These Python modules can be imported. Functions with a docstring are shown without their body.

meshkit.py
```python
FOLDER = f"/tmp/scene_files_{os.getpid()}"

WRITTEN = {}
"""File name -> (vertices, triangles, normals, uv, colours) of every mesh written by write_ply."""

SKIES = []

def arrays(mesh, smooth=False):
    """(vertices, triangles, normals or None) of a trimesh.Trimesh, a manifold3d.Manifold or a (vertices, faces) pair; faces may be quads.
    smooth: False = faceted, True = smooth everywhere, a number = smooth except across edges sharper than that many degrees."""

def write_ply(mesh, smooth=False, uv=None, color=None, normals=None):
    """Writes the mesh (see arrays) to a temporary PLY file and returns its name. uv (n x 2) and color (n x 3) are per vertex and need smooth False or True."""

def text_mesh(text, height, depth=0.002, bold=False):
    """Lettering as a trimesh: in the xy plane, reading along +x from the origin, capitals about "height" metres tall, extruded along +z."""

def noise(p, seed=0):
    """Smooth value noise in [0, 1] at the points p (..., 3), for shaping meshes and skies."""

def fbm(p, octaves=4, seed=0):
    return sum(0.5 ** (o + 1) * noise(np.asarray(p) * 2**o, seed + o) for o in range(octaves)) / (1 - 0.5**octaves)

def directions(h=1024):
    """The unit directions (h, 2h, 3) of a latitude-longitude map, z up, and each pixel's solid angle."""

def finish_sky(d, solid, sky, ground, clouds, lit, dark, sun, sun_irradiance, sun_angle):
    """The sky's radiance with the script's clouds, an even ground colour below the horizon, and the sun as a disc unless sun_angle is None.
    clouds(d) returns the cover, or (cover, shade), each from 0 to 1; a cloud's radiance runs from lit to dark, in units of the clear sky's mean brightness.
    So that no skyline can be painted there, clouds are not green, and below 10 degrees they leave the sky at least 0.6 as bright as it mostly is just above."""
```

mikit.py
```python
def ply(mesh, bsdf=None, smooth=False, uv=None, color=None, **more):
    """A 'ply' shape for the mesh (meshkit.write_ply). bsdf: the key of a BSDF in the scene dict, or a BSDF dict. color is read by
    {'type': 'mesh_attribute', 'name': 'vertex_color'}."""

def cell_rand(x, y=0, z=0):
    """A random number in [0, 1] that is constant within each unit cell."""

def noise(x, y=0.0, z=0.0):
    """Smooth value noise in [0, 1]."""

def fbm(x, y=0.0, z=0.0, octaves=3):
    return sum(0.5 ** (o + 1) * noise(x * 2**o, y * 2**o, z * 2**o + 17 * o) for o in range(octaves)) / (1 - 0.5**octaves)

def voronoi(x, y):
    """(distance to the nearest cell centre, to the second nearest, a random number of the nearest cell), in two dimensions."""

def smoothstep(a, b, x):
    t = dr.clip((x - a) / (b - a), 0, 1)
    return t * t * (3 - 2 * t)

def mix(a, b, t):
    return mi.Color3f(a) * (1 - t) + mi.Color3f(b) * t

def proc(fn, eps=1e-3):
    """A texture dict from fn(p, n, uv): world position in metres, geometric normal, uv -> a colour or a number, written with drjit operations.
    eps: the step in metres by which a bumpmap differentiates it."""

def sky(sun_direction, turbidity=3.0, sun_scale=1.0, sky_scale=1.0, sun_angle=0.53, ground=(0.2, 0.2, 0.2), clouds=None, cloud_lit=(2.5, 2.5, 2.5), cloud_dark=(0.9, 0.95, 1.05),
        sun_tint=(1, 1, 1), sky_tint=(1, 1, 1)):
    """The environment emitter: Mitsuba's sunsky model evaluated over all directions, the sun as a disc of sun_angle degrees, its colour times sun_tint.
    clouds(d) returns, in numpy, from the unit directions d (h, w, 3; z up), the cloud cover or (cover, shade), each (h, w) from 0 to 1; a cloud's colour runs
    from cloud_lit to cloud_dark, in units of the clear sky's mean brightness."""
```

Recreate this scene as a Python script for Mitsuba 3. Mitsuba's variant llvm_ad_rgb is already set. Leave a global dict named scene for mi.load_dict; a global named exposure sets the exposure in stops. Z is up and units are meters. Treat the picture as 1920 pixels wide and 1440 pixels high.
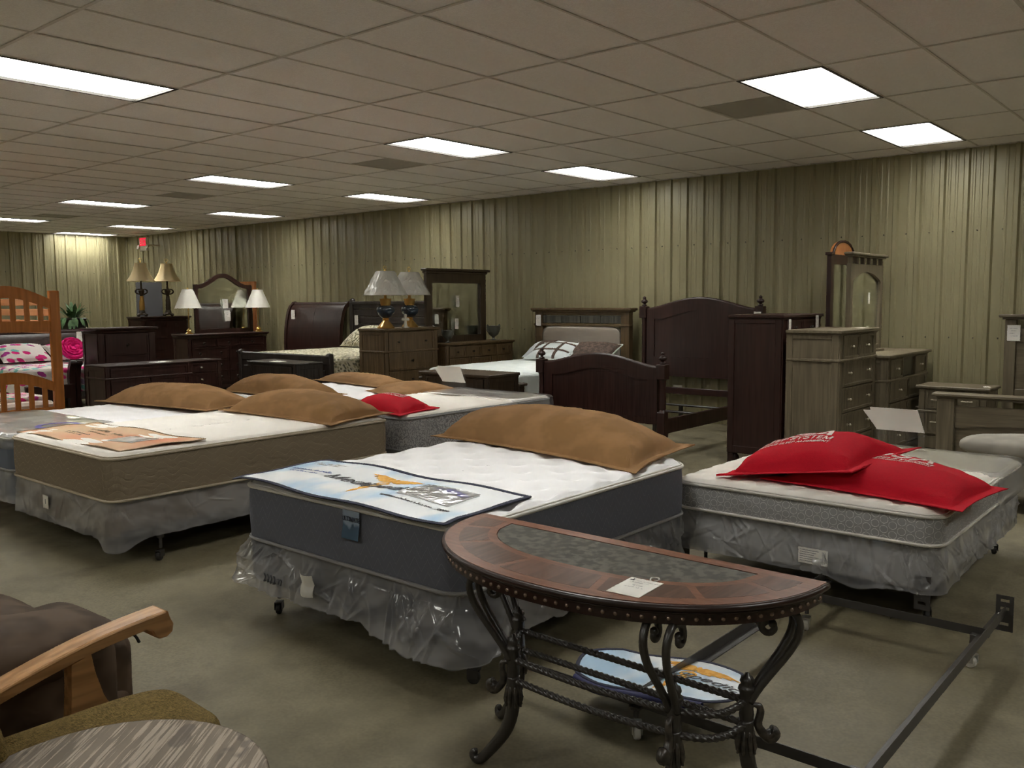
import math, random
import numpy as np, trimesh, shapely
import shapely.geometry as sg
import drjit as dr
import mitsuba as mi
import mikit, meshkit
from mikit import proc, noise, fbm, voronoi, smoothstep, mix, cell_rand
T = mi.ScalarTransform4f
scene, labels = {'type': 'scene'}, {}

# ---------------------------------------------------------------- camera, lamps, exposure
EYE = np.array([0.0, 0.0, 1.549])
YAW, PITCH, ROLL, FPX = 0.70316, -0.09433, -0.00747, 1658.9
_f = np.array([math.cos(YAW)*math.cos(PITCH), math.sin(YAW)*math.cos(PITCH), math.sin(PITCH)])
_r = np.array([math.sin(YAW), -math.cos(YAW), 0.0]); _u = np.cross(_r, _f)
_up = -math.sin(ROLL)*_r + math.cos(ROLL)*_u
scene['camera'] = {'type': 'perspective', 'fov': math.degrees(2*math.atan(960/FPX)), 'fov_axis': 'x', 'near_clip': 0.05, 'far_clip': 100.0,
                   'to_world': T().look_at(origin=EYE.tolist(), target=(EYE+_f).tolist(), up=_up.tolist())}
exposure = 0.11
LAMP = (23.0, 22.7, 21.6)                      # radiance of the fluorescent troffers' diffusers
ADDED_BLADE = (3.4, 3.35, 3.2)                       # glow of cells added below each flat diffuser to narrow its beam
CEIL = 3.050                                   # ceiling height
GX, GY, TX, TY = 2.163, 3.489, 1.2192, 0.6096  # ceiling lattice: 4 ft tiles along x, 2 ft along y
WX, WY = 9.97, 20.0                            # long metal wall at x = WX, far wall at y = WY
RX0, RY0 = -6.6, -7.0                          # the two walls behind the camera
LIGHT_CELLS = [(3, j) for j in (-8, -2, 4, 10, 16, 22)] + [(5, j) for j in (-8, -2, 4, 10, 16, 22, 26)] + \
              [(0, j) for j in (-8, -2, 4, 10, 16, 22)] + [(-3, j) for j in (-8, -2, 4, 10, 16, 22)] + [(-6, j) for j in (-8, -2, 4, 10, 16, 22)]

# ---------------------------------------------------------------- mesh helpers: a mesh is (vertices, triangles)
def arr(m):
    if isinstance(m, tuple):
        v, f = np.asarray(m[0], float), np.asarray(m[1], int)
        return (v, np.vstack([f[:, [0, 1, 2]], f[:, [0, 2, 3]]]) if f.shape[1] == 4 else f)
    if hasattr(m, 'to_mesh'):
        q = m.to_mesh(); return np.array(q.vert_properties[:, :3], float), np.array(q.tri_verts, int)
    return np.array(m.vertices, float), np.array(m.faces, int)

def cat(*ms):
    ms = [arr(m) for m in (ms[0] if len(ms) == 1 and isinstance(ms[0], list) else ms)]
    n = np.cumsum([0]+[len(m[0]) for m in ms])
    return np.vstack([m[0] for m in ms]), np.vstack([m[1]+k for m, k in zip(ms, n)])

def xf(m, M):
    v, f = arr(m); M = np.asarray(M, float)
    v = v @ M[:3, :3].T + M[:3, 3]
    return v, (f[:, ::-1] if np.linalg.det(M[:3, :3]) < 0 else f)

def mat4(x=0, y=0, z=0, rz=0, rx=0, ry=0):
    def R(a, k):
        c, s = math.cos(math.radians(a)), math.sin(math.radians(a)); q = np.eye(4)
        i, j = [(1, 2), (2, 0), (0, 1)][k]
        q[i, i] = q[j, j] = c; q[i, j] = -s; q[j, i] = s
        return q
    M = R(rz, 2) @ R(ry, 1) @ R(rx, 0); M[:3, 3] = (x, y, z)
    return M

def mv(m, x=0, y=0, z=0, **k): return xf(m, mat4(x, y, z, **k))

from scipy.spatial import ConvexHull
def _hullfaces(v):
    h = ConvexHull(v); f = h.simplices.copy(); c = v.mean(0)
    n = np.cross(v[f[:, 1]]-v[f[:, 0]], v[f[:, 2]]-v[f[:, 0]])
    fl = ((v[f].mean(1)-c)*n).sum(1) < 0
    f[fl] = f[fl][:, ::-1]
    return f
_CS = np.array([[a, b, c] for a in (-1, 1) for b in (-1, 1) for c in (-1, 1)], float)
_CI = np.repeat(_CS, 3, axis=0)
_CM = np.tile(1-np.eye(3), (8, 1))
_CF = _hullfaces(_CI*(1-.2*_CM))
def cb(x0, x1, y0, y1, z0, z1, b=.004):
    """a box with chamfered edges"""
    lo, hi = np.minimum([x0, y0, z0], [x1, y1, z1]), np.maximum([x0, y0, z0], [x1, y1, z1])
    h = (hi-lo)/2; b = min(b, h.min()*.6)
    return (lo+hi)/2 + _CI*(h-b*_CM), _CF
_BV = np.array([[a, b, c] for a in (0, 1) for b in (0, 1) for c in (0, 1)], float)
_BF = _hullfaces(_BV)
def bx(x0, x1, y0, y1, z0, z1):
    return np.array([x0, y0, z0])+_BV*np.array([x1-x0, y1-y0, z1-z0]), (_BF if (x1-x0)*(y1-y0)*(z1-z0) > 0 else _BF[:, ::-1])

def grid(P):
    """P (n, m, 3) -> surface"""
    n, m = P.shape[:2]; i, j = np.meshgrid(np.arange(n-1), np.arange(m-1), indexing='ij')
    a = i*m+j
    q = np.stack([a, a+m, a+m+1, a+1], -1).reshape(-1, 4)
    return arr((P.reshape(-1, 3), q))

def spline(pts, n=40, closed=False):
    from scipy.interpolate import CubicSpline
    p = np.asarray(pts, float)
    if closed: p = np.vstack([p, p[:1]])
    d = np.r_[0, np.cumsum(np.linalg.norm(np.diff(p, axis=0), axis=1)**.5)]
    s = CubicSpline(d, p, bc_type='periodic' if closed else 'natural')
    return s(np.linspace(0, d[-1], n, endpoint=not closed))

def sweep(path, rad, sides=10, closed=False, section=None, twist=0.0, caps=True, up=None):
    """a profile carried along a path; rad a number or one per point; section (k, 2) overrides the circle"""
    p = np.asarray(path, float); n = len(p)
    t = (np.roll(p, -1, 0)-np.roll(p, 1, 0)) if closed else np.gradient(p, axis=0)
    t /= np.linalg.norm(t, axis=1, keepdims=True)+1e-12
    a = np.zeros_like(p)
    ref = np.array([0, 0, 1.0]) if abs(t[0, 2]) < .9 else np.array([1.0, 0, 0])
    if up is not None: ref = np.asarray(up, float)
    a[0] = np.cross(ref, t[0]); a[0] /= np.linalg.norm(a[0])
    for k in range(1, n):
        if up is not None: a[k] = np.cross(ref, t[k])
        else: a[k] = a[k-1]-t[k]*(a[k-1]@t[k])
        a[k] /= np.linalg.norm(a[k])+1e-12
    b = np.cross(t, a)
    if section is None:
        th = np.arange(sides)*2*np.pi/sides; section = np.c_[np.cos(th), np.sin(th)]
    S = np.asarray(section, float); k = len(S)
    rad = np.broadcast_to(rad, (n,))
    tw = np.linspace(0, twist, n)
    c, s = np.cos(tw)[:, None], np.sin(tw)[:, None]
    u, w = S[None, :, 0]*c-S[None, :, 1]*s, S[None, :, 0]*s+S[None, :, 1]*c
    V = p[:, None]+rad[:, None, None]*(u[..., None]*a[:, None]+w[..., None]*b[:, None])
    V = V.reshape(-1, 3)
    i, j = np.meshgrid(np.arange(n if closed else n-1), np.arange(k), indexing='ij')
    i2 = (i+1) % n
    F = np.stack([i*k+j, i*k+(j+1) % k, i2*k+(j+1) % k, i2*k+j], -1).reshape(-1, 4)
    F = np.vstack([F[:, [0, 1, 2]], F[:, [0, 2, 3]]])
    if not closed and caps:
        V = np.vstack([V, p[:1], p[-1:]]); e = len(V)-2; r = np.arange(k); r2 = (r+1) % k
        F = np.vstack([F, np.c_[np.full(k, e), r2, r], np.c_[np.full(k, e+1), (n-1)*k+r, (n-1)*k+r2]])
    return V, F

def lathe(prof, n=20, x=0, y=0, z=0):
    """prof [(radius, height)] bottom to top"""
    P = np.asarray(prof, float); th = np.arange(n+1)*2*np.pi/n
    G = np.stack([P[:, None, 0]*np.cos(th), P[:, None, 0]*np.sin(th), np.repeat(P[:, 1:2], n+1, 1)], -1)
    v, f = grid(G.transpose(1, 0, 2))
    return v+[x, y, z], f

def prism(poly, z0, z1):
    out = []
    for g in getattr(poly, 'geoms', [poly]):
        if g.area > 1e-9:
            m = trimesh.creation.extrude_polygon(g, z1-z0, engine='earcut'); v, f = arr(m); out.append((v+[0, 0, z0], f))
    return cat(out)

def upright(poly, y0, y1):
    """a polygon in (x, z) given a thickness from y0 to y1"""
    v, f = prism(poly, 0, abs(y1-y0))
    return np.c_[v[:, 0], max(y0, y1)-v[:, 2], v[:, 1]], f

def ball(r, x=0, y=0, z=0, n=10, sx=1, sy=1, sz=1):
    a = np.linspace(-np.pi/2, np.pi/2, n)
    v, f = lathe(np.c_[np.cos(a)*r, np.sin(a)*r], 2*n)
    return v*[sx, sy, sz]+[x, y, z], f

def rloop(x0, x1, y0, y1, r, n=220):
    """closed rounded rectangle, evenly spaced; returns points, outward normals, arc length"""
    poly = sg.box(x0+r, y0+r, x1-r, y1-r).buffer(r, quad_segs=16).exterior
    L = poly.length; s = np.arange(n)*L/n
    P = np.array([poly.interpolate(a).coords[0] for a in s])
    if not poly.is_ccw: P = P[::-1]
    t = np.roll(P, -1, 0)-np.roll(P, 1, 0); t /= np.linalg.norm(t, axis=1, keepdims=True)
    return P, np.c_[t[:, 1], -t[:, 0]], s

# ---------------------------------------------------------------- scene book-keeping
def key_for(name):
    if not any(k == name or k.startswith(name+'__') for k in scene): return name
    n = 1
    while any(k == f'{name}_{n:03d}' or k.startswith(f'{name}_{n:03d}__') for k in scene): n += 1
    return f'{name}_{n:03d}'
_count = {}
def numbered(name):
    n = _count.get(name, 0); _count[name] = n+1
    return name if n == 0 else f'{name}_{n:03d}'

def put(key, mesh, bsdf, smooth=False, uv=None, M=None, **more):
    m = arr(mesh)
    if M is not None: m = xf(m, M)
    scene[key] = mikit.ply(m, bsdf, smooth=smooth, uv=uv, **more)
    return key

class Thing:
    def __init__(s, name, label, cat, group=None, M=None, kind=None):
        s.key = numbered(name); s.M = M
        labels[s.key] = {'label': label, 'category': cat}
        if group: labels[s.key]['group'] = group
        if kind: labels[s.key]['kind'] = kind
    def part(s, name, mesh, bsdf, smooth=False, label=None, of=None, kind=None, **k):
        key = numbered((of or s.key)+'__'+name)
        put(key, mesh, bsdf, smooth, M=s.M, **k)
        if label or kind:
            labels[key] = {}
            if label: labels[key]['label'] = label
            if kind: labels[key]['kind'] = kind
        return key

def single(name, mesh, bsdf, label, cat, smooth=False, group=None, **k):
    key = numbered(name); put(key, mesh, bsdf, smooth, **k)
    labels[key] = {'label': label, 'category': cat}
    if group: labels[key]['group'] = group
    return key

def struct(name, mesh, bsdf, label=None, smooth=False, **k):
    put(name, mesh, bsdf, smooth, **k); labels[name] = {'kind': 'structure', 'label': label or name.replace('_', ' ')}

# ---------------------------------------------------------------- materials
def rgb(c): return {'type': 'rgb', 'value': [float(x) for x in c]}
def P(key, col, rough=.5, spec=.4, metal=0.0, bump=None, bscale=1.0, eps=1e-3, **kw):
    b = {'type': 'principled', 'base_color': col if isinstance(col, dict) else rgb(col), 'roughness': rough, 'specular': spec, 'metallic': metal}
    b.update(kw)
    if bump is not None:
        b = {'type': 'bumpmap', 'arbitrary': proc(bump, eps), 'scale': float(bscale), 'bsdf': b}
    scene[key] = {'type': 'twosided', 'bsdf': b}
    return key

def grain(c1, c2, axis='z', s=70.0, l=3.0):
    def fn(p, n, uv):
        a, b, c = {'z': (p.x, p.y, p.z), 'x': (p.y, p.z, p.x), 'y': (p.x, p.z, p.y)}[axis]
        g = fbm(a*s, b*s, c*l, 3)
        w = noise(a*s*.15, b*s*.15, c*l*.3)
        return mix(c1, c2, smoothstep(.25, .75, g*.75+w*.25))
    return proc(fn)

def spots(c1, c2, s=8.0, lo=.35, hi=.65):
    return proc(lambda p, n, uv: mix(c1, c2, smoothstep(lo, hi, fbm(p.x*s, p.y*s, p.z*s, 3))))

# room
def floor_col(p, n, uv):
    a = fbm(p.x*1.1+3, p.y*1.1, 0, 4); b = fbm(p.x*7, p.y*7, 3, 3); c = noise(p.x*120, p.y*120)
    base = mix((.088, .076, .045), (.135, .118, .072), smoothstep(.3, .7, a*.6+b*.4))
    dark = smoothstep(.62, .75, fbm(p.x*2.3+9, p.y*3.1, 7, 4))
    base = mix(base, (.072, .059, .035), dark*.5)
    return base*(.9+.2*c)
P('m_floor', proc(floor_col), proc(lambda p, n, uv: .42+.2*fbm(p.x*3, p.y*3, 5, 3)), .45)
P('m_wall', proc(lambda p, n, uv: mix((.232, .208, .118), (.270, .242, .139), fbm(p.x*3, p.y*3, p.z*.6, 2))), .42, .45)
P('m_tile', proc(lambda p, n, uv: mix((.87, .845, .82), (.94, .92, .90), smoothstep(.3, .7, fbm(p.x*160, p.y*160, 0, 2)))), .9, .1)
P('m_tee', (.66, .63, .58), .5, .3)
P('m_dark_metal', (.03, .027, .022), .4, .4)
P('m_lens', (.8, .8, .78), .6, .2)
scene['m_added_blade'] = {'type': 'twosided', 'bsdf': {'type': 'diffuse', 'reflectance': rgb((.75, .75, .73))}}
P('m_vent', (.50, .48, .43), .55, .4)
P('m_plaster', (.40, .36, .25), .8, .2)
P('m_screw', (.07, .06, .045), .5)
# woods
P('m_cherry', grain((.013, .0052, .0040), (.024, .0088, .0066)), .36, .35)
P('m_espresso', grain((.010, .0078, .0066), (.021, .0155, .0125)), .34, .45)
P('m_brownwood', grain((.042, .0265, .0125), (.070, .044, .021)), .42, .3)
P('m_brownwood_dark', grain((.020, .013, .008), (.034, .022, .012)), .42, .3)
P('m_greywood', grain((.078, .063, .039), (.122, .100, .064)), .5, .3)
P('m_greywood_x', grain((.078, .063, .039), (.122, .100, .064), 'y'), .42, .35)
P('m_pine', grain((.34, .112, .020), (.46, .168, .036), 'z', 45, 2.0), .4, .4)
P('m_pine_pale', grain((.62, .30, .14), (.74, .40, .2), 'y', 45, 2.0), .5, .3)
P('m_orangewood', grain((.38, .14, .045), (.5, .2, .07)), .4, .4)
P('m_oak', grain((.32, .165, .068), (.50, .28, .125), 'x', 60, 3.0), .32, .5)
P('m_top_band', grain((.090, .036, .021), (.135, .054, .031), 'y', 90, 5), .3, .5)
P('m_top_panel', grain((.048, .0235, .0165), (.082, .037, .025), 'x', 90, 5), .3, .5)
P('m_apron', grain((.010, .0045, .0035), (.020, .0078, .006), 'y'), .34, .4)
P('m_slate', proc(lambda p, n, uv: mix((.022, .021, .017), (.052, .049, .038), smoothstep(.35, .7, fbm(p.x*50, p.y*50, 0, 4)))), .42, .5,
  bump=lambda p, n, uv: fbm(p.x*70, p.y*70, 0, 3), bscale=.004)
def whitewash(p, n, uv):
    a = p.x*.62-p.y*.785; b = p.x*.785+p.y*.62
    g = fbm(a*210, b*9, 1, 3); h = fbm(a*30+4, b*2.2, 5, 3)
    base = mix((.095, .074, .052), (.185, .150, .112), h)
    base = mix(base, (.42, .36, .29), smoothstep(.50, .68, g)*.75)
    return mix(base, (.07, .055, .045), smoothstep(.66, .74, fbm(a*14, b*9, 2, 4))*.7)
P('m_whitewash', proc(whitewash), .55, .3, bump=lambda p, n, uv: fbm((p.x*.62-p.y*.785)*95, (p.x*.785+p.y*.62)*5.5, 1, 3), bscale=.004)
# metals, glass, paper
P('m_iron', (.018, .0155, .013), .33, .6)
P('m_iron_bronze', spots((.014, .012, .010), (.032, .025, .018), 60), .33, .6)
P('m_nail', (.30, .22, .18), .3, .5, 1.0)
P('m_steel', (.022, .02, .018), .38, .5)
P('m_chrome', (.72, .72, .70), .18, .5, 1.0)
P('m_nickel', (.62, .58, .5), .25, .5, 1.0)
P('m_brass', (.83, .58, .2), .2, .5, 1.0)
P('m_gold', (.66, .40, .13), .28, .5, 1.0)
P('m_darkknob', (.02, .015, .011), .4, .5, .6)
P('m_paper', (.80, .79, .74), .7, .2)
P('m_ink', (.05, .05, .055), .7, .1)
P('m_greyink', (.35, .35, .34), .7, .1)
P('m_rubber', (.018, .017, .016), .6, .3)
P('m_white_nylon', (.66, .65, .6), .35, .5)
P('m_plate', (.70, .68, .60), .4, .4)
P('m_exit_box', (.55, .52, .4), .5, .3)
scene['m_mirror'] = {'type': 'conductor', 'specular_reflectance': rgb((.80, .82, .78))}
scene['m_acrylic'] = {'type': 'thindielectric', 'int_ior': 1.49}
scene['m_glass'] = {'type': 'thindielectric', 'int_ior': 1.5}
def film(key, haze, col=(.62, .62, .62), rough=.09):
    scene[key] = {'type': 'blendbsdf', 'weight': haze,
                  'a': {'type': 'thindielectric', 'int_ior': 1.5},
                  'b': {'type': 'twosided', 'bsdf': {'type': 'principled', 'base_color': rgb(col), 'roughness': rough, 'specular': .8}}}
film('m_film', proc(lambda p, n, uv: .15+.18*smoothstep(.40, .70, fbm(p.x*6+p.z*5, p.y*6-p.z*4, p.z*6, 3))))
film('m_film_clear', .10, (.6, .6, .6), .07)
film('m_film_cloudy', proc(lambda p, n, uv: .17+.22*smoothstep(.35, .70, fbm(p.x*6+p.z*5, p.y*6+p.z*4, p.z*7, 3))))
# cloth
def cloth(key, col, rough=.85, sheen=.3, scale=900.0, amp=.0006):
    P(key, col, rough, .15, bump=lambda p, n, uv: noise(p.x*scale, p.y*scale, p.z*scale), bscale=amp, sheen=sheen)
P('m_tick_white', (.80, .80, .81), .9, .1)
P('m_tick_cream', (.80, .77, .71), .9, .1)
P('m_tape_white', (.70, .68, .63), .75, .2)
P('m_tape_grey', (.30, .30, .30), .75, .2)
P('m_tape_beige', (.50, .44, .34), .75, .2)
def zigzag(p, n, uv):
    u, v = uv.x, uv.y
    tri = dr.abs(u/.075-dr.floor(u/.075)-.5)*2
    q = (v+tri*.055)/.05
    d = dr.abs(q-dr.floor(q)-.5)
    line = 1-smoothstep(.0, .06, d)
    weave = noise(u*700, v*700)*.35+.65
    return mix((.076, .080, .094), (.102, .106, .124), weave)+mi.Color3f(.07)*line*.6
P('m_side_slate', proc(zigzag), .85, .15)
P('m_side_slate_box', proc(lambda p, n, uv: mix((.048, .05, .057), (.07, .073, .082), noise(p.x*500, p.y*500, p.z*500))), .85, .15)
def wavy(u, v):
    q = (v+.017*dr.sin(u*2*math.pi/.135)+.006*dr.sin(u*2*math.pi/.31))/.043
    return dr.abs(q-dr.floor(q)-.5)
P('m_side_brown', proc(lambda p, n, uv: mix(mix((.150, .118, .078), (.185, .148, .10), noise(uv.x*500, uv.y*500)), (.32, .27, .195), (1-smoothstep(.0, .055, wavy(uv.x, uv.y)))*.75)), .8, .2,
  bump=lambda p, n, uv: smoothstep(.0, .3, wavy(uv.x, uv.y)), bscale=.004)
P('m_side_brown_box', (.125, .10, .075), .85, .15)
def hexpat(p, n, uv):
    u, v, k = uv.x*2*math.pi/.040, uv.y*2*math.pi/.040, .8660254
    h = dr.cos(u)+dr.cos(u*.5+v*k)+dr.cos(u*.5-v*k)
    e = smoothstep(.05, .35, dr.abs(h+.55))
    return mix((.66, .65, .63), (.20, .197, .195), e*.85)
P('m_side_silver', proc(hexpat), .7, .25)
P('m_side_silver_box', proc(lambda p, n, uv: mix((.36, .362, .37), (.47, .472, .48), fbm(p.x*60, p.y*60, p.z*60, 2))), .7, .25)
P('m_side_greyfleck', proc(lambda p, n, uv: mix((.17, .165, .17), (.37, .365, .36), smoothstep(.42, .58, noise(uv.x*160, uv.y*160)))), .8, .2)
P('m_side_blue', (.10, .115, .14), .8, .2)
cloth('m_suede', proc(lambda p, n, uv: mix((.180, .098, .040), (.235, .130, .056), smoothstep(.35, .65, fbm(p.x*7, p.y*7, p.z*7, 4)))), .9, .4)
cloth('m_red', proc(lambda p, n, uv: mix((.36, .005, .013), (.43, .009, .021), noise(p.x*300, p.y*300, p.z*300))), .85, .1)
P('m_print_white', (.82, .74, .7), .8, .1)
P('m_print_cream', (.72, .6, .36), .8, .1)
P('m_gold_ink', spots((.62, .30, .05), (.74, .42, .10), 60), .6, .2)
P('m_navy', (.022, .024, .04), .7, .2)
P('m_navy_back', (.018, .02, .06), .6, .3)
P('m_banner_blue', proc(lambda p, n, uv: mix((.74, .77, .79), (.40, .57, .74), smoothstep(.36, .66, fbm(p.x*2.2+1, p.y*4.5, 3, 4)))), .55, .3)
P('m_banner_peach', proc(lambda p, n, uv: mix(mix((.62, .42, .26), (.56, .40, .26), fbm(p.x*9, p.y*5, 2, 3)), (.62, .26, .15), smoothstep(.45, .8, fbm(p.x*2.2+1, p.y*1.7+.1, 9, 3)))), .6, .3)
P('m_banner_trim', (.17, .12, .07), .7, .2)
P('m_window_grey', (.40, .40, .40), .35, .5)
P('m_blue_ink', (.13, .18, .36), .6, .2)
P('m_window_blue', (.10, .10, .32), .35, .5)
def leafy(c0, c1, s, lo, hi):
    def fn(p, n, uv):
        a, b, r = voronoi(p.x*s+p.z*s*.6, p.y*s+p.z*s*.8)
        k = (1-smoothstep(lo, hi, a))*smoothstep(.12, .3, r)
        return mix(c0, mix(c1, (.30, .27, .16), smoothstep(.7, .72, r)), k)
    return proc(fn)
P('m_cream_floral', leafy((.60, .56, .43), (.12, .115, .07), 30, .40, .52), .85, .15)
def pinkfloral(p, n, uv):
    a, b, r = voronoi(p.x*7+p.z*6, p.y*7+p.z*7)
    k = 1-smoothstep(.34, .44, a+.1*noise(p.x*30, p.y*30, p.z*30))
    c = mix(mix((.55, .03, .18), (.32, .04, .22), smoothstep(.45, .46, r)), (.18, .45, .42), smoothstep(.72, .73, r))
    return mix((.74, .70, .66), c, k*smoothstep(.15, .2, r))
P('m_pink_floral', proc(pinkfloral), .85, .15)
cloth('m_hotpink', spots((.62, .015, .16), (.75, .03, .25), 25), .8, .3)
P('m_aqua', proc(lambda p, n, uv: mix((.52, .57, .555), (.62, .66, .64), fbm(p.x*12, p.y*12, p.z*12, 3))), .8, .2)
P('m_aqua_pale', (.60, .65, .65), .8, .2)
P('m_chocolate', spots((.042, .03, .024), (.075, .05, .04), 40), .8, .2)
P('m_linen', proc(lambda p, n, uv: mix((.40, .34, .27), (.47, .40, .32), noise(p.x*400, p.y*400, p.z*400))), .25, .5)
P('m_greyvelvet', spots((.25, .235, .20), (.33, .31, .265), 6), .85, .2, sheen=.5)
cloth('m_leather', spots((.034, .0215, .0135), (.060, .039, .025), 7), .6, .0, 160.0, .0012)
def tweed(p, n, uv):
    a = noise(p.x*150, p.y*700, p.z*700); b = noise(p.x*700, p.y*150, p.z*500); c = fbm(p.x*45, p.y*45, p.z*45, 2)
    return mix((.036, .024, .007), (.165, .116, .042), smoothstep(.22, .8, a*.45+b*.4+c*.15))
P('m_tweed', proc(tweed), .9, .15, bump=lambda p, n, uv: noise(p.x*160, p.y*300, p.z*300), bscale=.003)
P('m_shade_white', (.72, .70, .63), .6, .3)
P('m_shade_cream', (.72, .58, .33), .6, .3)
P('m_leaf', spots((.03, .07, .025), (.07, .14, .05), 20), .5, .4)
P('m_bluelamp', (.008, .014, .022), .15, .6)
P('m_lampbronze', (.035, .024, .014), .4, .5, .5)
P('m_lampgold', (.42, .24, .06), .4, .5, .6)
P('m_urn', (.045, .045, .035), .35, .5)
P('m_ceramic', (.62, .60, .53), .5, .4)
P('m_greypanel', (.05, .05, .055), .5, .4)

# ================================================================ the room
struct('floor', bx(RX0-.2, WX+.25, RY0-.2, WY+.25, -.12, 0), 'm_floor', 'stained grey-brown concrete floor')
# steel wall panels: a rib every 0.2286 m, four to a panel
RIB = .2286
def panel_profile(s0, s1):
    pts = []
    k = math.ceil((s0-.03)/RIB)
    pts.append((s0, 0.0))
    x = k*RIB
    while x < s1+.03:
        for dx, h in ((-.034, 0), (-.018, .026), (.018, .026), (.034, 0), (.078, 0), (.086, .0035), (.102, .0035), (.110, 0), (.145, 0), (.153, .0035), (.169, .0035), (.177, 0)):
            if s0 < x+dx < s1: pts.append((x+dx, h))
        x += RIB
    pts.append((s1, 0.0))
    return np.array(pts)
def panels(wall, length, place):
    n = math.ceil(length/.9144)
    s0 = -.1143
    for i in range(n):
        a, b = s0+i*.9144, min(s0+(i+1)*.9144, length)
        a = max(a, 0)
        pr = panel_profile(a, b)
        off = .0012*(i % 2)
        z = np.array([0.0, CEIL+.05])
        G = np.stack([np.stack([place(s, h+off, zz) for zz in z]) for s, h in pr])
        put(numbered(wall+'__panel'), grid(G), 'm_wall')
def wall_slab(name, m): struct(name, m, 'm_plaster', name.replace('_', ' ')+' of the showroom')
wall_slab('wall_right', bx(WX+.002, WX+.2, RY0, WY+.2, 0, CEIL+.2))
wall_slab('wall_far', bx(RX0, WX+.002, WY+.002, WY+.2, 0, CEIL+.2))
panels('wall_right', WY-RY0, lambda s, h, z: (WX-h, RY0+s, z))
panels('wall_far', WX-RX0, lambda s, h, z: (WX-s, WY-h, z))
def screw_mesh(place, length):
    ms = []
    s = RIB*.5
    while s < length:
        for z in (1.13, 2.22):
            c = np.array(place(s, .003, z)); ms.append(ball(.0075, *c, n=4))
        s += RIB
    return cat(ms)
for w, pl, L in (('wall_right', lambda s, h, z: (WX-h, RY0+s, z), WY-RY0), ('wall_far', lambda s, h, z: (WX-s, WY-h, z), WX-RX0)):
    put(w+'__screw_heads', screw_mesh(pl, L), 'm_screw'); labels[w+'__screw_heads'] = {'kind': 'stuff', 'label': 'dark screw heads in two rows across the steel panels'}
wall_slab('wall_left', bx(RX0-.2, RX0, RY0-.2, WY+.2, 0, CEIL+.2))
wall_slab('wall_back', bx(RX0, WX+.2, RY0-.2, RY0, 0, CEIL+.2))
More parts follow.
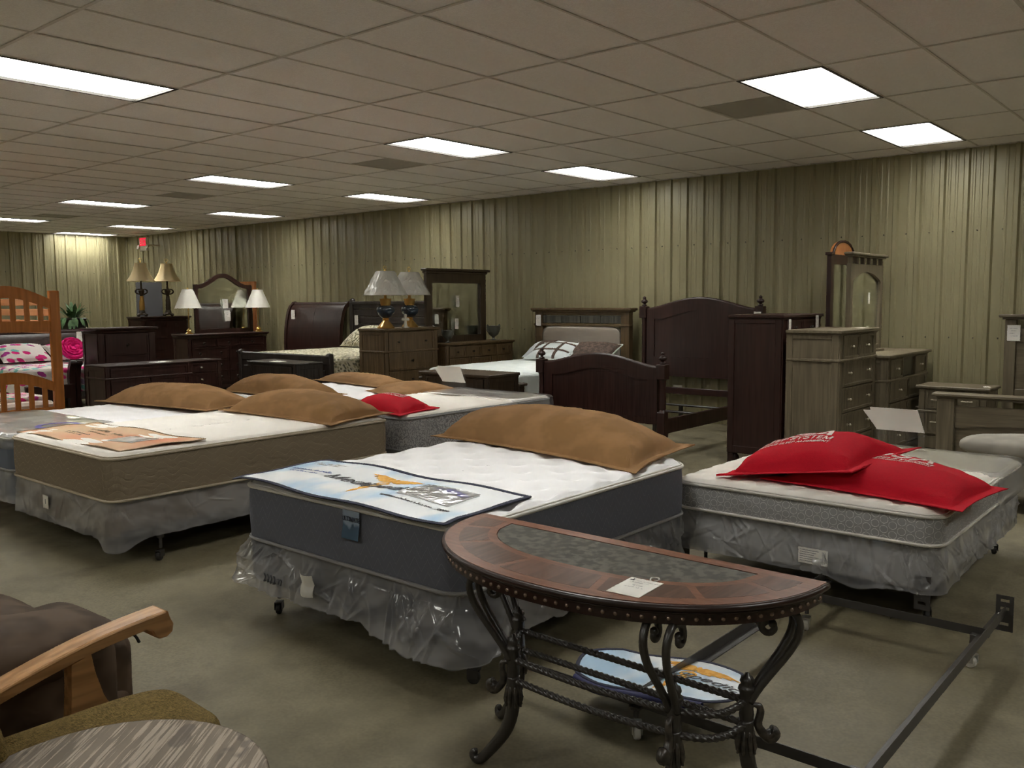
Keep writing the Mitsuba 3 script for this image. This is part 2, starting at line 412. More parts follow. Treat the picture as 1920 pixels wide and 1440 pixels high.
# corner and joint flashings
struct('trim_1', cat(cb(WX-.05, WX-.0, WY-.05, WY, 0, CEIL, .004)), 'm_wall', 'steel corner flashing where the two panel walls meet')
struct('trim_2', cat(cb(WX-.035, WX-.002, 15.55, 15.66, 0, CEIL, .004)), 'm_wall', 'vertical steel joint strip on the long wall')
# ceiling: slab, tees, tiles, troffers, vents
struct('ceiling', bx(RX0-.2, WX+.2, RY0-.2, WY+.2, CEIL+.10, CEIL+.2), 'm_plaster', 'suspended tile ceiling')
I0, I1, J0, J1 = -8, 6, -18, 27
cells_light = set(LIGHT_CELLS)
cells_vent = {(3, 6, .5, 1.), (3, -1, .5, 1.), (3, 13, .5, 1.), (3, 20, .5, 1.)}
vent_ij = {(c[0], c[1]) for c in cells_vent}
def cell_box(i, j, fx0=0., fx1=1.):
    x0, x1 = GX+(i+fx0)*TX, GX+(i+fx1)*TX
    return max(x0, RX0), min(x1, WX), max(GY+j*TY, RY0), min(GY+(j+1)*TY, WY)
rnd = random.Random(4)
near, far_tiles = [], []
for i in range(I0, I1+1):
    for j in range(J0, J1+1):
        if (i, j) in cells_light: continue
        parts = [(0., 1.)]
        if (i, j) in vent_ij: parts = [(0., .5)]
        for fa, fb in parts:
            x0, x1, y0, y1 = cell_box(i, j, fa, fb)
            if x1-x0 < .03 or y1-y0 < .03: continue
            dz = rnd.uniform(0, .003)
            m = bx(x0+.001, x1-.001, y0+.001, y1-.001, CEIL+.005+dz, CEIL+.02+dz)
            c = np.array([(x0+x1)/2, (y0+y1)/2, CEIL]); d = c-EYE; zc = d@_f
            vis = zc > .5 and abs(d@_r/zc) < .68 and d@_u/zc < .56
            (near if vis else far_tiles).append((zc, m))
near.sort(key=lambda t: t[0])
for _, m in near[:300]: put(numbered('ceiling__tile'), m, 'm_tile')
rest = [m for _, m in near[300:]]+[m for _, m in far_tiles]
put('ceiling__outer_tiles', cat(rest), 'm_tile'); labels['ceiling__outer_tiles'] = {'kind': 'stuff', 'label': 'the ceiling tiles beyond those nearest the camera'}
for i in range(I0, I1+1):
    x = GX+i*TX
    if RX0 < x < WX: put(numbered('ceiling__main_runner'), bx(x-.0105, x+.0105, RY0, WY, CEIL, CEIL+.005), 'm_tee')
for j in range(J0, J1+1):
    y = GY+j*TY
    if RY0 < y < WY: put(numbered('ceiling__cross_tee'), bx(RX0, WX, y-.0085, y+.0085, CEIL+.0005, CEIL+.0052), 'm_tee')
struct('trim_3', cat(bx(WX-.03, WX, RY0, WY, CEIL-.003, CEIL+.004), bx(RX0, WX, WY-.03, WY, CEIL-.003, CEIL+.004)), 'm_tee', 'pale wall angle round the ceiling edge')

def where(i, j):
    col = {3: 'middle row', 5: 'row beside the long steel wall', 0: 'left row', -3: 'rear row', -6: 'rearmost row'}[i]
    return col, j
order = {-8: 'behind the camera', -2: 'nearest', 4: 'second', 10: 'third', 16: 'fourth', 22: 'fifth', 26: 'last, in the far corner'}
for (i, j) in LIGHT_CELLS:
    x0, x1, y0, y1 = cell_box(i, j)
    if x1-x0 < .3 or y0 < RY0+.1: continue
    vis = i >= 0
    col = {3: 'in the middle row', 5: 'in the row along the steel wall', 0: 'in the left row', -3: 'in a row behind the view', -6: 'in the rearmost row'}[i]
    nth = {-8: 'behind the camera', -2: 'at the near right end', 4: 'second from the near end', 10: 'third from the near end', 16: 'fourth from the near end', 22: 'fifth from the near end', 26: 'at the far corner'}[j]
    t = Thing('ceiling_light', f'lit ceiling panel {col}, {nth}', 'ceiling light', 'fluorescent ceiling lights')
    e = .012
    fr = sg.Polygon([(x0+.002, y0+.002), (x1-.002, y0+.002), (x1-.002, y1-.002), (x0+.002, y1-.002)], [[(x0+.026, y0+.022), (x1-.026, y0+.022), (x1-.026, y1-.022), (x0+.026, y1-.022)]])
    t.part('frame', prism(fr, CEIL-.004, CEIL+.052), 'm_dark_metal')
    lens = (np.array([[x0+.026, y0+.022, CEIL+.048], [x1-.026, y0+.022, CEIL+.048], [x1-.026, y1-.022, CEIL+.048], [x0+.026, y1-.022, CEIL+.048]]), np.array([[0, 2, 1], [0, 3, 2]]))
    t.part('lens', lens, 'm_lens', emitter={'type': 'area', 'radiance': rgb(LAMP)})
    nx_, ny_ = 21, 10
    bl = [bx(x, x+.0016, y0+.022, y1-.022, CEIL+.012, CEIL+.046) for x in np.linspace(x0+.027, x1-.029, nx_)]+[bx(x0+.026, x1-.026, y, y+.0016, CEIL+.0122, CEIL+.0458) for y in np.linspace(y0+.023, y1-.025, ny_)]  # blades added under the flat lens to cut its light at grazing angles
    t.part('added_beam_cells', cat(bl), 'm_added_blade', kind='stuff', label='added white glowing cells that narrow the beam', emitter={'type': 'area', 'radiance': rgb(ADDED_BLADE)})
    t.part('housing', bx(x0+.01, x1-.01, y0+.01, y1-.01, CEIL+.053, CEIL+.09), 'm_vent')
vl = {6: 'square grey return grille beside the second middle light', -1: 'square grey return grille touching the nearest bright light', 13: 'faint square grille in the middle row between the third and fourth lights', 20: 'farthest square grille, past the fourth middle light'}
for (i, j, a, b) in sorted(cells_vent):
    x0, x1, y0, y1 = cell_box(i, j, a, b)
    t = Thing('ceiling_vent', vl[j], 'vent', 'square ceiling grilles')
    fr = sg.box(x0+.006, y0+.006, x1-.006, y1-.006).difference(sg.box(x0+.03, y0+.03, x1-.03, y1-.03))
    t.part('frame', prism(fr, CEIL+.001, CEIL+.016), 'm_vent')
    sl = [bx(x0+.03, x1-.03, y, y+.0085, CEIL+.006, CEIL+.011) for y in np.arange(y0+.034, y1-.034, .0125)]
    t.part('grille', cat(sl), 'm_vent')
    t.part('duct', bx(x0+.01, x1-.01, y0+.01, y1-.01, CEIL+.03, CEIL+.05), 'm_dark_metal')
# exit sign hanging off the wall panels near the far corner
t = Thing('exit_sign', 'small lit red exit sign with twin lamp heads near the far corner', 'exit sign', M=mat4(9.62, 18.55, 2.80, rz=-90))
t.part('housing', cb(-.15, .15, -.03, .03, -.13, .16, .008), 'm_exit_box')
scene['m_exit_red'] = {'type': 'diffuse', 'reflectance': rgb((.3, .01, .02))}
t.part('face_plate', bx(-.135, .135, -.036, -.0305, -.02, .145), 'm_exit_red', emitter={'type': 'area', 'radiance': rgb((1.1, .02, .06))})
tm = xf(arr(meshkit.text_mesh('EXIT', .10, .002, True)), np.array([[1, 0, 0, 0], [0, 0, -1, 0], [0, 1, 0, 0], [0, 0, 0, 1.]]))
tm = (tm[0]-[tm[0][:, 0].mean(), 0, 0]+[0, -.037, .012], tm[1])
t.part('lettering', tm, 'm_exit_box')
for s in (-1, 1):
    k = t.part('lamp_head', mv(lathe([(0, -.03), (.03, -.025), (.048, .02), (.05, .03), (.045, .032), (0, .03)], 14), s*.19, -.02, -.05, rx=75), 'm_exit_box', smooth=40)
    t.part('bracket', sweep([(s*.14, 0, -.06), (s*.19, -.01, -.06)], .01, 6), 'm_exit_box')
t.part('stem', sweep([(0, .03, .0), (0, .34, .0)], .018, 8), 'm_exit_box')
# wall outlet
t = Thing('wall_outlet', 'white double wall outlet plate seen under the dark poster headboard', 'outlet', M=mat4(WX-.008, 5.66, .395, rz=-90))
t.part('plate', cb(-.072, .072, -.006, .001, -.058, .058, .003), 'm_plate')
for s in (-1, 1):
    for q in (-1, 1): t.part('socket', cb(s*.036-.017, s*.036+.017, -.008, -.005, q*.024-.014, q*.024+.014, .003), 'm_plate')

# ================================================================ mattresses and box springs
def band(loop, rows):
    """rows [(z, offset)]: a vertical skin over a loop; returns mesh and uv (arc length, height)"""
    Pt, N, s = loop
    n = len(Pt)
    G = np.stack([np.concatenate([Pt+N*o, np.full((n, 1), z)], 1) for z, o in rows])
    G = np.concatenate([G, G[:, :1]], 1)
    L = s[-1]+(s[1]-s[0])
    uv = np.stack([np.broadcast_to(np.r_[s, L], G.shape[:2]), G[..., 2]], -1).reshape(-1, 2)
    v, f = grid(G)
    return (v, f[:, ::-1]), uv

def cap(loop, z, fn, rings=34, off=0.0, down=False):
    """a top skin: rings shrinking towards the spine; z + fn(x, y, distance to the edge)"""
    Pt, N, s = loop
    P0 = Pt+N*off
    c0, h = (P0.min(0)+P0.max(0))/2, (P0.max(0)-P0.min(0))/2
    a, b = h
    sp = np.clip(P0-c0, -np.array([max(a-b, 0), max(b-a, 0)]), np.array([max(a-b, 0), max(b-a, 0)]))+c0
    w = np.linspace(0, 1, rings)**.8
    G = np.stack([P0*(1-k)+sp*k for k in w])
    d = np.stack([np.linalg.norm(P0-sp, axis=1)*k for k in w])
    Z = z+fn(G[..., 0], G[..., 1], d)
    V = np.concatenate([G, Z[..., None]], -1)
    V = np.concatenate([V, V[:, :1]], 1)
    v, f = grid(V)
    return (v, f if down else f[:, ::-1])

def piping(loop, z, off, r=.008, n=6, wob=0.0):
    Pt, N, s = loop
    p = np.concatenate([Pt+N*off, np.full((len(Pt), 1), z)], 1)
    return sweep(p, r, n, closed=True)

def tufts(x0, y0, sx, sy):
    def fn(x, y, d):
        u, v = (x-x0)/sx, (y-y0)/sy
        q = np.full(x.shape, 9.0)
        for ou, ov in ((0, 0), (.5, .5)):
            q = np.minimum(q, np.hypot((u-ou-np.round(u-ou))*sx, (v-ov-np.round(v-ov))*sy))
        wr = meshkit.fbm(np.stack([x*26, y*26, 0*x], -1), 2)
        return -.020*np.exp(-(q/.042)**2)+.009*(1-np.exp(-(q/.10)**2))+.004*wr
    return fn
def rows_quilt(s, amp=.008, ax=0):
    def fn(x, y, d):
        q = x if ax == 0 else y
        wob = .012*np.sin((y if ax == 0 else x)*14)
        w = np.abs(np.sin((q+wob)*np.pi/s))
        cr = np.abs(np.sin(((y if ax == 0 else x)+.03*np.round(q/s))*np.pi/(s*2.6)))
        return amp*np.sqrt(w)*(.6+.4*np.sqrt(cr))+.003*meshkit.fbm(np.stack([x*20, y*20, 0*x], -1), 2)
    return fn
def diamond_quilt(s, amp=.011):
    def fn(x, y, d):
        a, b = np.abs(np.sin((x+y)*np.pi/s)), np.abs(np.sin((x-y)*np.pi/s))
        return amp*np.minimum(1, 1.6*np.sqrt(a*b))+.002*meshkit.fbm(np.stack([x*30, y*30, 0*x], -1), 2)
    return fn

def mattress(label, x0, x1, y0, y1, z0, z1, side, top, tape, tape2, quilt, crown=.022, r=.10, group='bare mattresses on display'):
    L = rloop(x0, x1, y0, y1, r, 300)
    t = Thing('mattress', label, 'mattress', group)
    h = z1-z0
    m, uv = band(L, [(z0+h*k, .006*math.sin(math.pi*k)-.004) for k in np.linspace(0, 1, 9)])
    t.part('side_border', m, side, smooth=True, uv=uv)
    t.part('underside', cap(L, z0+.001, lambda x, y, d: 0*x, 6, -.004, down=True), side)
    ease = lambda d: np.clip(d/.055, 0, 1)
    fn = lambda x, y, d: crown*np.sqrt(1-(1-ease(d))**2)+quilt(x, y, d)*np.clip((d-.004)/.04, 0, 1)
    t.part('quilted_top', cap(L, z1, fn, 70, -.002), top, smooth=True)
    t.part('tape_edge', cat(piping(L, z1, .001, .0085), piping(L, z1+.010, -.006, .005)), tape, smooth=True)
    t.part('lower_tape_edge', piping(L, z0+.004, .001, .0085), tape2, smooth=True)
    t.loop, t.topz = L, (lambda x, y: z1+crown)
    return t

def box_spring(label, x0, x1, y0, y1, z0, z1, mat, r=.05, group=None):
    L = rloop(x0, x1, y0, y1, r, 160)
    t = Thing('box_spring', label, 'box spring', group)
    m, uv = band(L, [(z0, -.01), (z0+.012, 0), (z1-.012, 0), (z1, -.008)])
    t.part('cover', m, mat, smooth=True, uv=uv)
    t.part('top_panel', cap(L, z1, lambda x, y, d: 0*x, 4, -.008), mat)
    t.part('base_panel', cap(L, z0, lambda x, y, d: 0*x, 4, -.01, down=True), 'm_navy')
    t.part('welt', piping(L, z1-.006, .0, .006), 'm_tape_grey', smooth=True)
    BOXES.append(t)
    return t
BOXES = []

def wrap_sheet(loop, z_top, z_bot, seed, bulge, drop, amp=.010, n_v=40, under=.10, creases=90, hem=.02):
    """plastic film hanging round a box spring: long straight creases, soft billows, a loose hem that turns under"""
    Pt, N, s = loop
    r = np.random.default_rng(int(seed*10))
    lenn = s[-1]+(s[1]-s[0]); ang = s/lenn*2*np.pi
    cs = np.stack([np.cos(ang), np.sin(ang)], -1)*lenn/2/np.pi
    v = np.linspace(0, 1, n_v)[:, None]; hgt = (z_top-z_bot)
    S, Z = np.broadcast_to(s[None], (n_v, len(s))), np.broadcast_to(-v*hgt, (n_v, len(s)))
    p3 = np.stack([np.broadcast_to(cs[:, 0], S.shape), np.broadcast_to(cs[:, 1], S.shape), Z], -1)
    o = .006+v*.006+amp*1.5*(meshkit.fbm(p3*[3.2, 3.2, 4.0]+seed*7, 3)-.35)*v
    rid = 1-np.abs(2*meshkit.fbm(p3*[5., 5., 3.]+seed, 2)-1)*3
    o = o+amp*.8*np.clip(rid, 0, 1)**2*(.2+v)
    for k in range(creases):
        s0, z0 = r.uniform(0, lenn), -r.uniform(0, 1)*hgt
        th = r.normal(np.pi/2, .75); L = r.uniform(.05, .22); w = r.uniform(.0035, .010)
        ds = (S-s0+lenn/2) % lenn-lenn/2; dz = Z-z0
        al, ac = ds*np.cos(th)+dz*np.sin(th), -ds*np.sin(th)+dz*np.cos(th)
        o = o+r.choice([1, 1, -.7])*amp*r.uniform(.25, .9)*np.exp(-(ac/w)**2)*np.clip(1-(al/L)**2, 0, 1)
    rows = []
    d = drop(Pt[:, 0], Pt[:, 1])+hem*2*(meshkit.fbm(np.stack([cs[:, 0]*4, cs[:, 1]*4, 0*s+seed], -1), 3)-.5)+hem*.35*(meshkit.noise(np.stack([cs[:, 0]*40, cs[:, 1]*40, 0*s+seed], -1))-.5)
    for k in range(n_v):
        vv = v[k, 0]
        off = np.maximum(o[k]+bulge(Pt[:, 0], Pt[:, 1], vv), .004)
        z = np.maximum(z_top-(hgt+d)*vv, .012)
        rows.append(np.concatenate([Pt+N*off[:, None], z[:, None]], 1))
    last = rows[-1]
    for w_ in (.2, .5, 1.0):
        q = np.concatenate([last[:, :2]*(1-w_)+(Pt-N*under)*w_, last[:, 2:3]+.012*w_+.006*np.sin(s*31)[:, None]*w_], 1)
        rows.append(q)
    G = np.stack(rows); G = np.concatenate([G, G[:, :1]], 1)
    vv, f = grid(G)
    return vv, f[:, ::-1]

def caster(x, y, h, t, wheel='m_rubber', fork='m_steel', a=20.0, wr=.027, hold='leg'):
    """stem, fork and wheel under a bed frame, standing on the floor"""
    k = t.part(hold, cat(sweep([(x, y, 2*wr+.02), (x, y, h)], .010, 8), cb(x-.016, x+.016, y-.016, y+.016, h-.05, h, .003)), 'm_steel')
    c, s = math.cos(math.radians(a)), math.sin(math.radians(a))
    wx, wy = x-.016*c, y-.016*s
    w = mv(lathe([(0, -.012), (wr*.85, -.012), (wr, -.008), (wr, .008), (wr*.85, .012), (0, .012)], 18), rx=90)
    M = mat4(wx, wy, wr, rz=a)
    t.part('wheel', xf(w, M), wheel, smooth=40, of=k)
    fk = cat(cb(-.02, .026, -.019, -.0155, -.004, .034, .002), cb(-.02, .026, .0155, .019, -.004, .034, .002), cb(-.02, .026, -.019, .019, .030, .036, .002))
    t.part('caster_fork', xf(fk, M), fork, of=k)

def angle_rail(p, q, up, side, w=.04, th=.004):
    """steel angle iron from p to q: a flat top leg reaching towards 'side' and an upright leg"""
    p, q = np.array(p, float), np.array(q, float)
    d = (q-p)/np.linalg.norm(q-p); s = np.array(side, float)
    def slab(a, b, c, e):
        V = np.array([p+s*x+np.array([0, 0, z]) for x in (a, b) for z in (c, e)]+[q+s*x+np.array([0, 0, z]) for x in (a, b) for z in (c, e)])
        return V, _hullfaces(V)
    return cat(slab(0, w, -th, 0), slab(0, th, -w*.0-th, w))

def bed_frame(label, x0, x1, y0, y1, z, casters, wheel='m_rubber', fork='m_steel', brackets=(), group=None, cross=()):
    t = Thing('bedstead', label, 'bed frame', group)
    for y, s in ((y0, 1), (y1, -1)):
        t.part('side_rail', angle_rail((x0, y, z), (x1, y, z), 0, (0, s, 0)), 'm_steel')
    for x in cross:
        t.part('cross_bar', cat(angle_rail((x, y0, z-.006), (x, y1, z-.006), 0, (1, 0, 0), .032), cb(x+.004, x+.03, (y0+y1)/2-.012, (y0+y1)/2-.008, z-.02, z-.008, .001)), 'm_steel')
    for x, y, a in casters: caster(x, y, z, t, wheel, fork, a)
    for x, y in brackets:
        pl = sg.box(-.035, -.075, .035, .085)
        for zz in (-.05, .02, .055): pl = pl.difference(sg.box(-.018, zz, .018, zz+.014))
        v, f = upright(pl, -.003, .003)
        k = t.part('headboard_bracket', cat(xf((v, f), mat4(x, y, z, rz=90)), cb(x-.004, x+.06, y-.004, y+.004, z-.02, z+.02, .001)), 'm_steel')
        t.part('bolt', mv(ball(.007, 0, 0, 0, 5), x-.006, y+.02, z+.0), 'm_chrome', smooth=True, of=k)
    return t

BZ = .185           # underside of every box spring
MA = mattress('white tufted mattress with slate-grey zigzag sides, long brown pillow at its head', 2.40, 4.20, 2.31, 3.79, .402, .662,
              'm_side_slate', 'm_tick_white', 'm_tape_white', 'm_tape_grey', tufts(2.62, 2.52, .26, .30), .024, .11)
MB = mattress('thin cream diamond-quilted mattress with silver patterned sides under two red pillows', 4.25, 6.03, 1.06, 2.44, .408, .545,
              'm_side_silver', 'm_tick_cream', 'm_tape_white', 'm_tape_white', diamond_quilt(.17, .017), .016, .10)
MC = mattress('thick cream mattress with brown wave-stitched sides at the left', 2.31, 4.45, 4.98, 6.41, .404, .655,
              'm_side_brown', 'm_tick_cream', 'm_tape_beige', 'm_tape_beige', rows_quilt(.075), .022, .09)
MD = mattress('mattress with blue-grey sides cut off by the left edge of the photo', 2.34, 4.42, 6.47, 7.86, .404, .625,
              'm_side_blue', 'm_tick_white', 'm_tape_white', 'm_tape_grey', rows_quilt(.09), .02, .09)
ME = mattress('white mattress with grey flecked sides between the brown-sided mattress and the furniture row', 4.56, 6.40, 4.93, 6.12, .404, .650,
              'm_side_greyfleck', 'm_tick_cream', 'm_tape_grey', 'm_tape_grey', rows_quilt(.08), .022, .09)
MG = mattress('far white mattress with a brown pillow spread along its head end', 4.62, 6.36, 6.20, 7.75, .404, .650,
              'm_side_greyfleck', 'm_tick_white', 'm_tape_grey', 'm_tape_grey', tufts(4.8, 6.4, .26, .30), .02, .09)
for nm, (x0, x1, y0, y1, m) in {'slate-grey box spring in loose plastic under the front white mattress': (2.42, 4.18, 2.33, 3.77, 'm_side_slate_box'),
         'silver-grey box spring in clear plastic under the thin quilted mattress': (4.27, 6.01, 1.08, 2.42, 'm_side_silver'),
         'brown box spring in cloudy plastic under the brown-sided mattress': (2.33, 4.43, 5.00, 6.39, 'm_side_brown_box'),
         'blue-grey box spring in plastic at the far left edge': (2.36, 4.40, 6.49, 7.84, 'm_side_blue'),
         'grey box spring under the white mattress with flecked sides': (4.58, 6.38, 4.95, 6.10, 'm_side_silver_box'),
         'grey box spring under the farthest white mattress': (4.64, 6.34, 6.22, 7.73, 'm_side_silver_box')}.items():
    box_spring(nm, x0, x1, y0, y1, BZ+.006, .400, m)

def lump(cx, cy, r, a, v0=.2):
    return lambda x, y, v: a*np.exp(-((x-cx)**2+(y-cy)**2)/r**2)*max(0.0, (v-v0)/(1-v0))**.7
def addf(*fs): return lambda *q: sum(f(*q) for f in fs)
bagA = wrap_sheet(rloop(2.42, 4.18, 2.33, 3.77, .07, 900), .398, .165, 3.0,
                  addf(lump(2.42, 3.77, .30, .085, 0), lump(2.42, 2.40, .32, .06), lump(2.42, 3.0, .5, .03)),
                  lambda x, y: .045*np.exp(-((x-2.42)**2+(y-2.5)**2)/.3**2)-.02*np.exp(-((x-2.42)**2+(y-3.7)**2)/.2**2), .020, creases=170, hem=.03)
BOXES[0].part('plastic_bag', bagA, 'm_film_cloudy', smooth=True, label='crumpled cloudy plastic bag hanging round the front slate-grey box spring')
bagB = wrap_sheet(rloop(4.27, 6.01, 1.08, 2.42, .06, 900), .402, .186, 11.0,
                  addf(lump(4.27, 2.42, .2, .03), lump(4.27, 1.2, .25, .02)),
                  lambda x, y: .035*np.exp(-((x-4.27)**2+(y-1.45)**2)/.10**2), .0135, creases=300, hem=.008)
BOXES[1].part('plastic_bag', bagB, 'm_film', smooth=True, label='shiny clear plastic bag round the silver-grey box spring under the red pillows')
bagC = wrap_sheet(rloop(2.33, 4.43, 5.00, 6.39, .05, 800), .398, .165, 23.0,
                  addf(lump(2.33, 5.0, .14, .03), lump(2.33, 6.39, .12, .015)),
                  lambda x, y: .055*np.exp(-((x-2.33)**2+(y-5.0)**2)/.12**2)-.02*np.clip((x-2.6)/1.5, 0, 1), .009, creases=120, hem=.014)
BOXES[2].part('plastic_bag', bagC, 'm_film_cloudy', smooth=True, label='hazy plastic bag with a drooping corner round the brown box spring')
bagD = wrap_sheet(rloop(2.36, 4.40, 6.49, 7.84, .05, 400), .398, .175, 31.0, lump(2.36, 6.49, .2, .012), lambda x, y: 0*x, .010)
BOXES[3].part('plastic_bag', bagD, 'm_film_cloudy', smooth=True, label='plastic bag round the blue-grey box spring at the left edge')

bed_frame('black steel bed frame on casters under the front slate-grey box spring', 2.46, 4.15, 2.324, 3.776, BZ, [(2.53, 3.68, 40), (2.62, 2.43, 200), (2.53, 2.36+.02, 120), (3.95, 2.42, 60), (3.95, 3.66, 10)], cross=(2.60, 3.95), brackets=())
bed_frame('black steel bed frame under the silver-grey box spring with headboard brackets at its foot', 4.29, 6.0, 1.074, 2.426, BZ, [(4.45, 1.16, 20), (4.45, 2.34, 70), (5.86, 1.16, 200), (5.86, 2.34, 10)], cross=(4.42, 5.8), brackets=[(4.25, 1.13), (4.25, 2.37)])
bed_frame('black steel bed frame under the brown box spring', 2.37, 4.40, 4.994, 6.396, BZ, [(2.62, 5.02, 30), (2.62, 6.3, 70), (4.2, 5.08, 200), (4.2, 6.3, 10)], cross=(2.55, 4.1))
bed_frame('black steel bed frame under the blue-grey box spring', 2.40, 4.36, 6.484, 7.846, BZ, [(2.62, 6.58, 30), (2.62, 7.74, 70), (4.2, 6.58, 200), (4.2, 7.74, 10)], cross=(2.55, 4.1))
bed_frame('black steel bed frame under the flecked grey box spring', 4.62, 6.34, 4.944, 6.106, BZ, [(4.8, 5.04, 30), (4.8, 6.0, 70), (6.2, 5.04, 200), (6.2, 6.0, 10)], cross=(4.8, 6.1))
bed_frame('black steel bed frame under the farthest grey box spring', 4.68, 6.30, 6.214, 7.736, BZ, [(4.8, 6.3, 30), (4.8, 7.6, 70), (6.2, 6.3, 200), (6.2, 7.6, 10)], cross=(4.8, 6.1))
# the empty frame lying open on the floor behind the console table
t = bed_frame('empty black steel bed frame on white casters open on the floor behind the console table', 2.50, 4.30, .795, 1.60, .150, [(3.97, .845, 250), (2.58, .86, 100), (2.58, 1.62, 40), (3.97, 1.56, 15)],
              wheel='m_white_nylon', fork='m_chrome', cross=(2.53, 3.98), brackets=[(4.30, .80)])
t.part('cross_bar_extension', angle_rail((2.535, 1.55, .140), (2.535, 2.20, .140), 0, (1, 0, 0), .028), 'm_steel')

# labels stuck on
t = Thing('brand_label', 'small blue fabric label lettered ULTIMATE on the slate-grey mattress front', 'label', M=mat4(2.3925, 2.935, .595, rz=-90))
gx, gz = np.meshgrid(np.linspace(-.055, .055, 12), np.linspace(-.062, .062, 10))
cl = np.stack([gx, -.004-.010*np.exp(-((gz+.055)/.03)**2), gz], -1)
P('m_label_blue', proc(lambda p, n, uv: mix((.30, .38, .48), (.035, .07, .11), smoothstep(.45, .62, uv.y+.25*(fbm(uv.x*5, uv.y*3, 2, 3)-.5)))), .6, .3)
uvl = np.stack([(gx+.055)/.11, (.062-gz)/.124], -1).reshape(-1, 2)
t.part('cloth', grid(cl), 'm_label_blue', smooth=True, uv=uvl)
def upright_text(s, h, bold=True):
    v, f = arr(meshkit.text_mesh(s, h, .001, bold)); v = v-[v[:, 0].mean(), 0, 0]
    return np.c_[v[:, 0], -v[:, 2], v[:, 1]], f
tv = upright_text('ULTIMATE', .0185); tv = (tv[0]*[.86, 1, 1]+[0, -.0055, .016], tv[1])
t.part('lettering', tv, 'm_navy')

# stickers and writing on the plastic
def ink_strokes(pts, r=.0035): return sweep(spline(pts, 12), r, 5)
t = Thing('sticker', 'white paper sticker with a single dark stroke on the plastic round the brown box spring', 'sticker', M=mat4(2.306, 5.86, .292, rz=-90))
t.part('paper', cb(-.040, .040, -.0015, 0, -.042, .042, .0004), 'm_paper')
t.part('mark', mv(cb(-.005, .005, -.0024, -.0012, -.012, .016, .0003), 0), 'm_ink')
t = Thing('sticker', 'printed white shipping label under the plastic of the silver-grey box spring', 'sticker', M=mat4(4.246, 1.645, .268, rz=-90))
t.part('paper', cb(-.075, .075, -.0015, 0, -.040, .040, .0004), 'm_paper')
t.part('print', cat([bx(-.066, .03-.012*(k % 3), -.0022, -.0012, .026-.011*k, .030-.011*k) for k in range(6)]+[bx(.046+.004*k, .048+.004*k, -.0022, -.0012, -.03, .03) for k in range(5)]), 'm_greyink', kind='stuff', label='grey illegible print')
t = Thing('sticker', 'torn strip of white paper on the crumpled plastic of the front bed', 'sticker', M=mat4(2.352, 3.22, .285, rz=-90))
gx, gz = np.meshgrid(np.linspace(-.045, .045, 14), np.linspace(-.055, .045, 12))
t.part('paper', grid(np.stack([gx, -.006+.022*gx**2/.002-.012*np.abs(np.sin(gz*40)), gz-.35*np.clip(gx, -1, 0)*(gz > 0)], -1)), 'm_paper', smooth=True)
t = Thing('handwriting', 'handwritten black price scrawl on the plastic of the front bed', 'writing', M=mat4(2.356, 3.47, .252, rz=-90))
t.part('strokes', cat([ink_strokes([(x, -.002, .02), (x+.008, -.003, .0), (x-.004, -.003, -.018), (x+.010, -.002, -.012)]) for x in (-.07, -.045, -.02, .005)]+[ink_strokes([(x, -.002, .012), (x+.012, -.003, .010), (x+.004, -.003, -.012)]) for x in (.035, .055)]), 'm_ink', smooth=True, kind='stuff', label='illegible pen strokes')

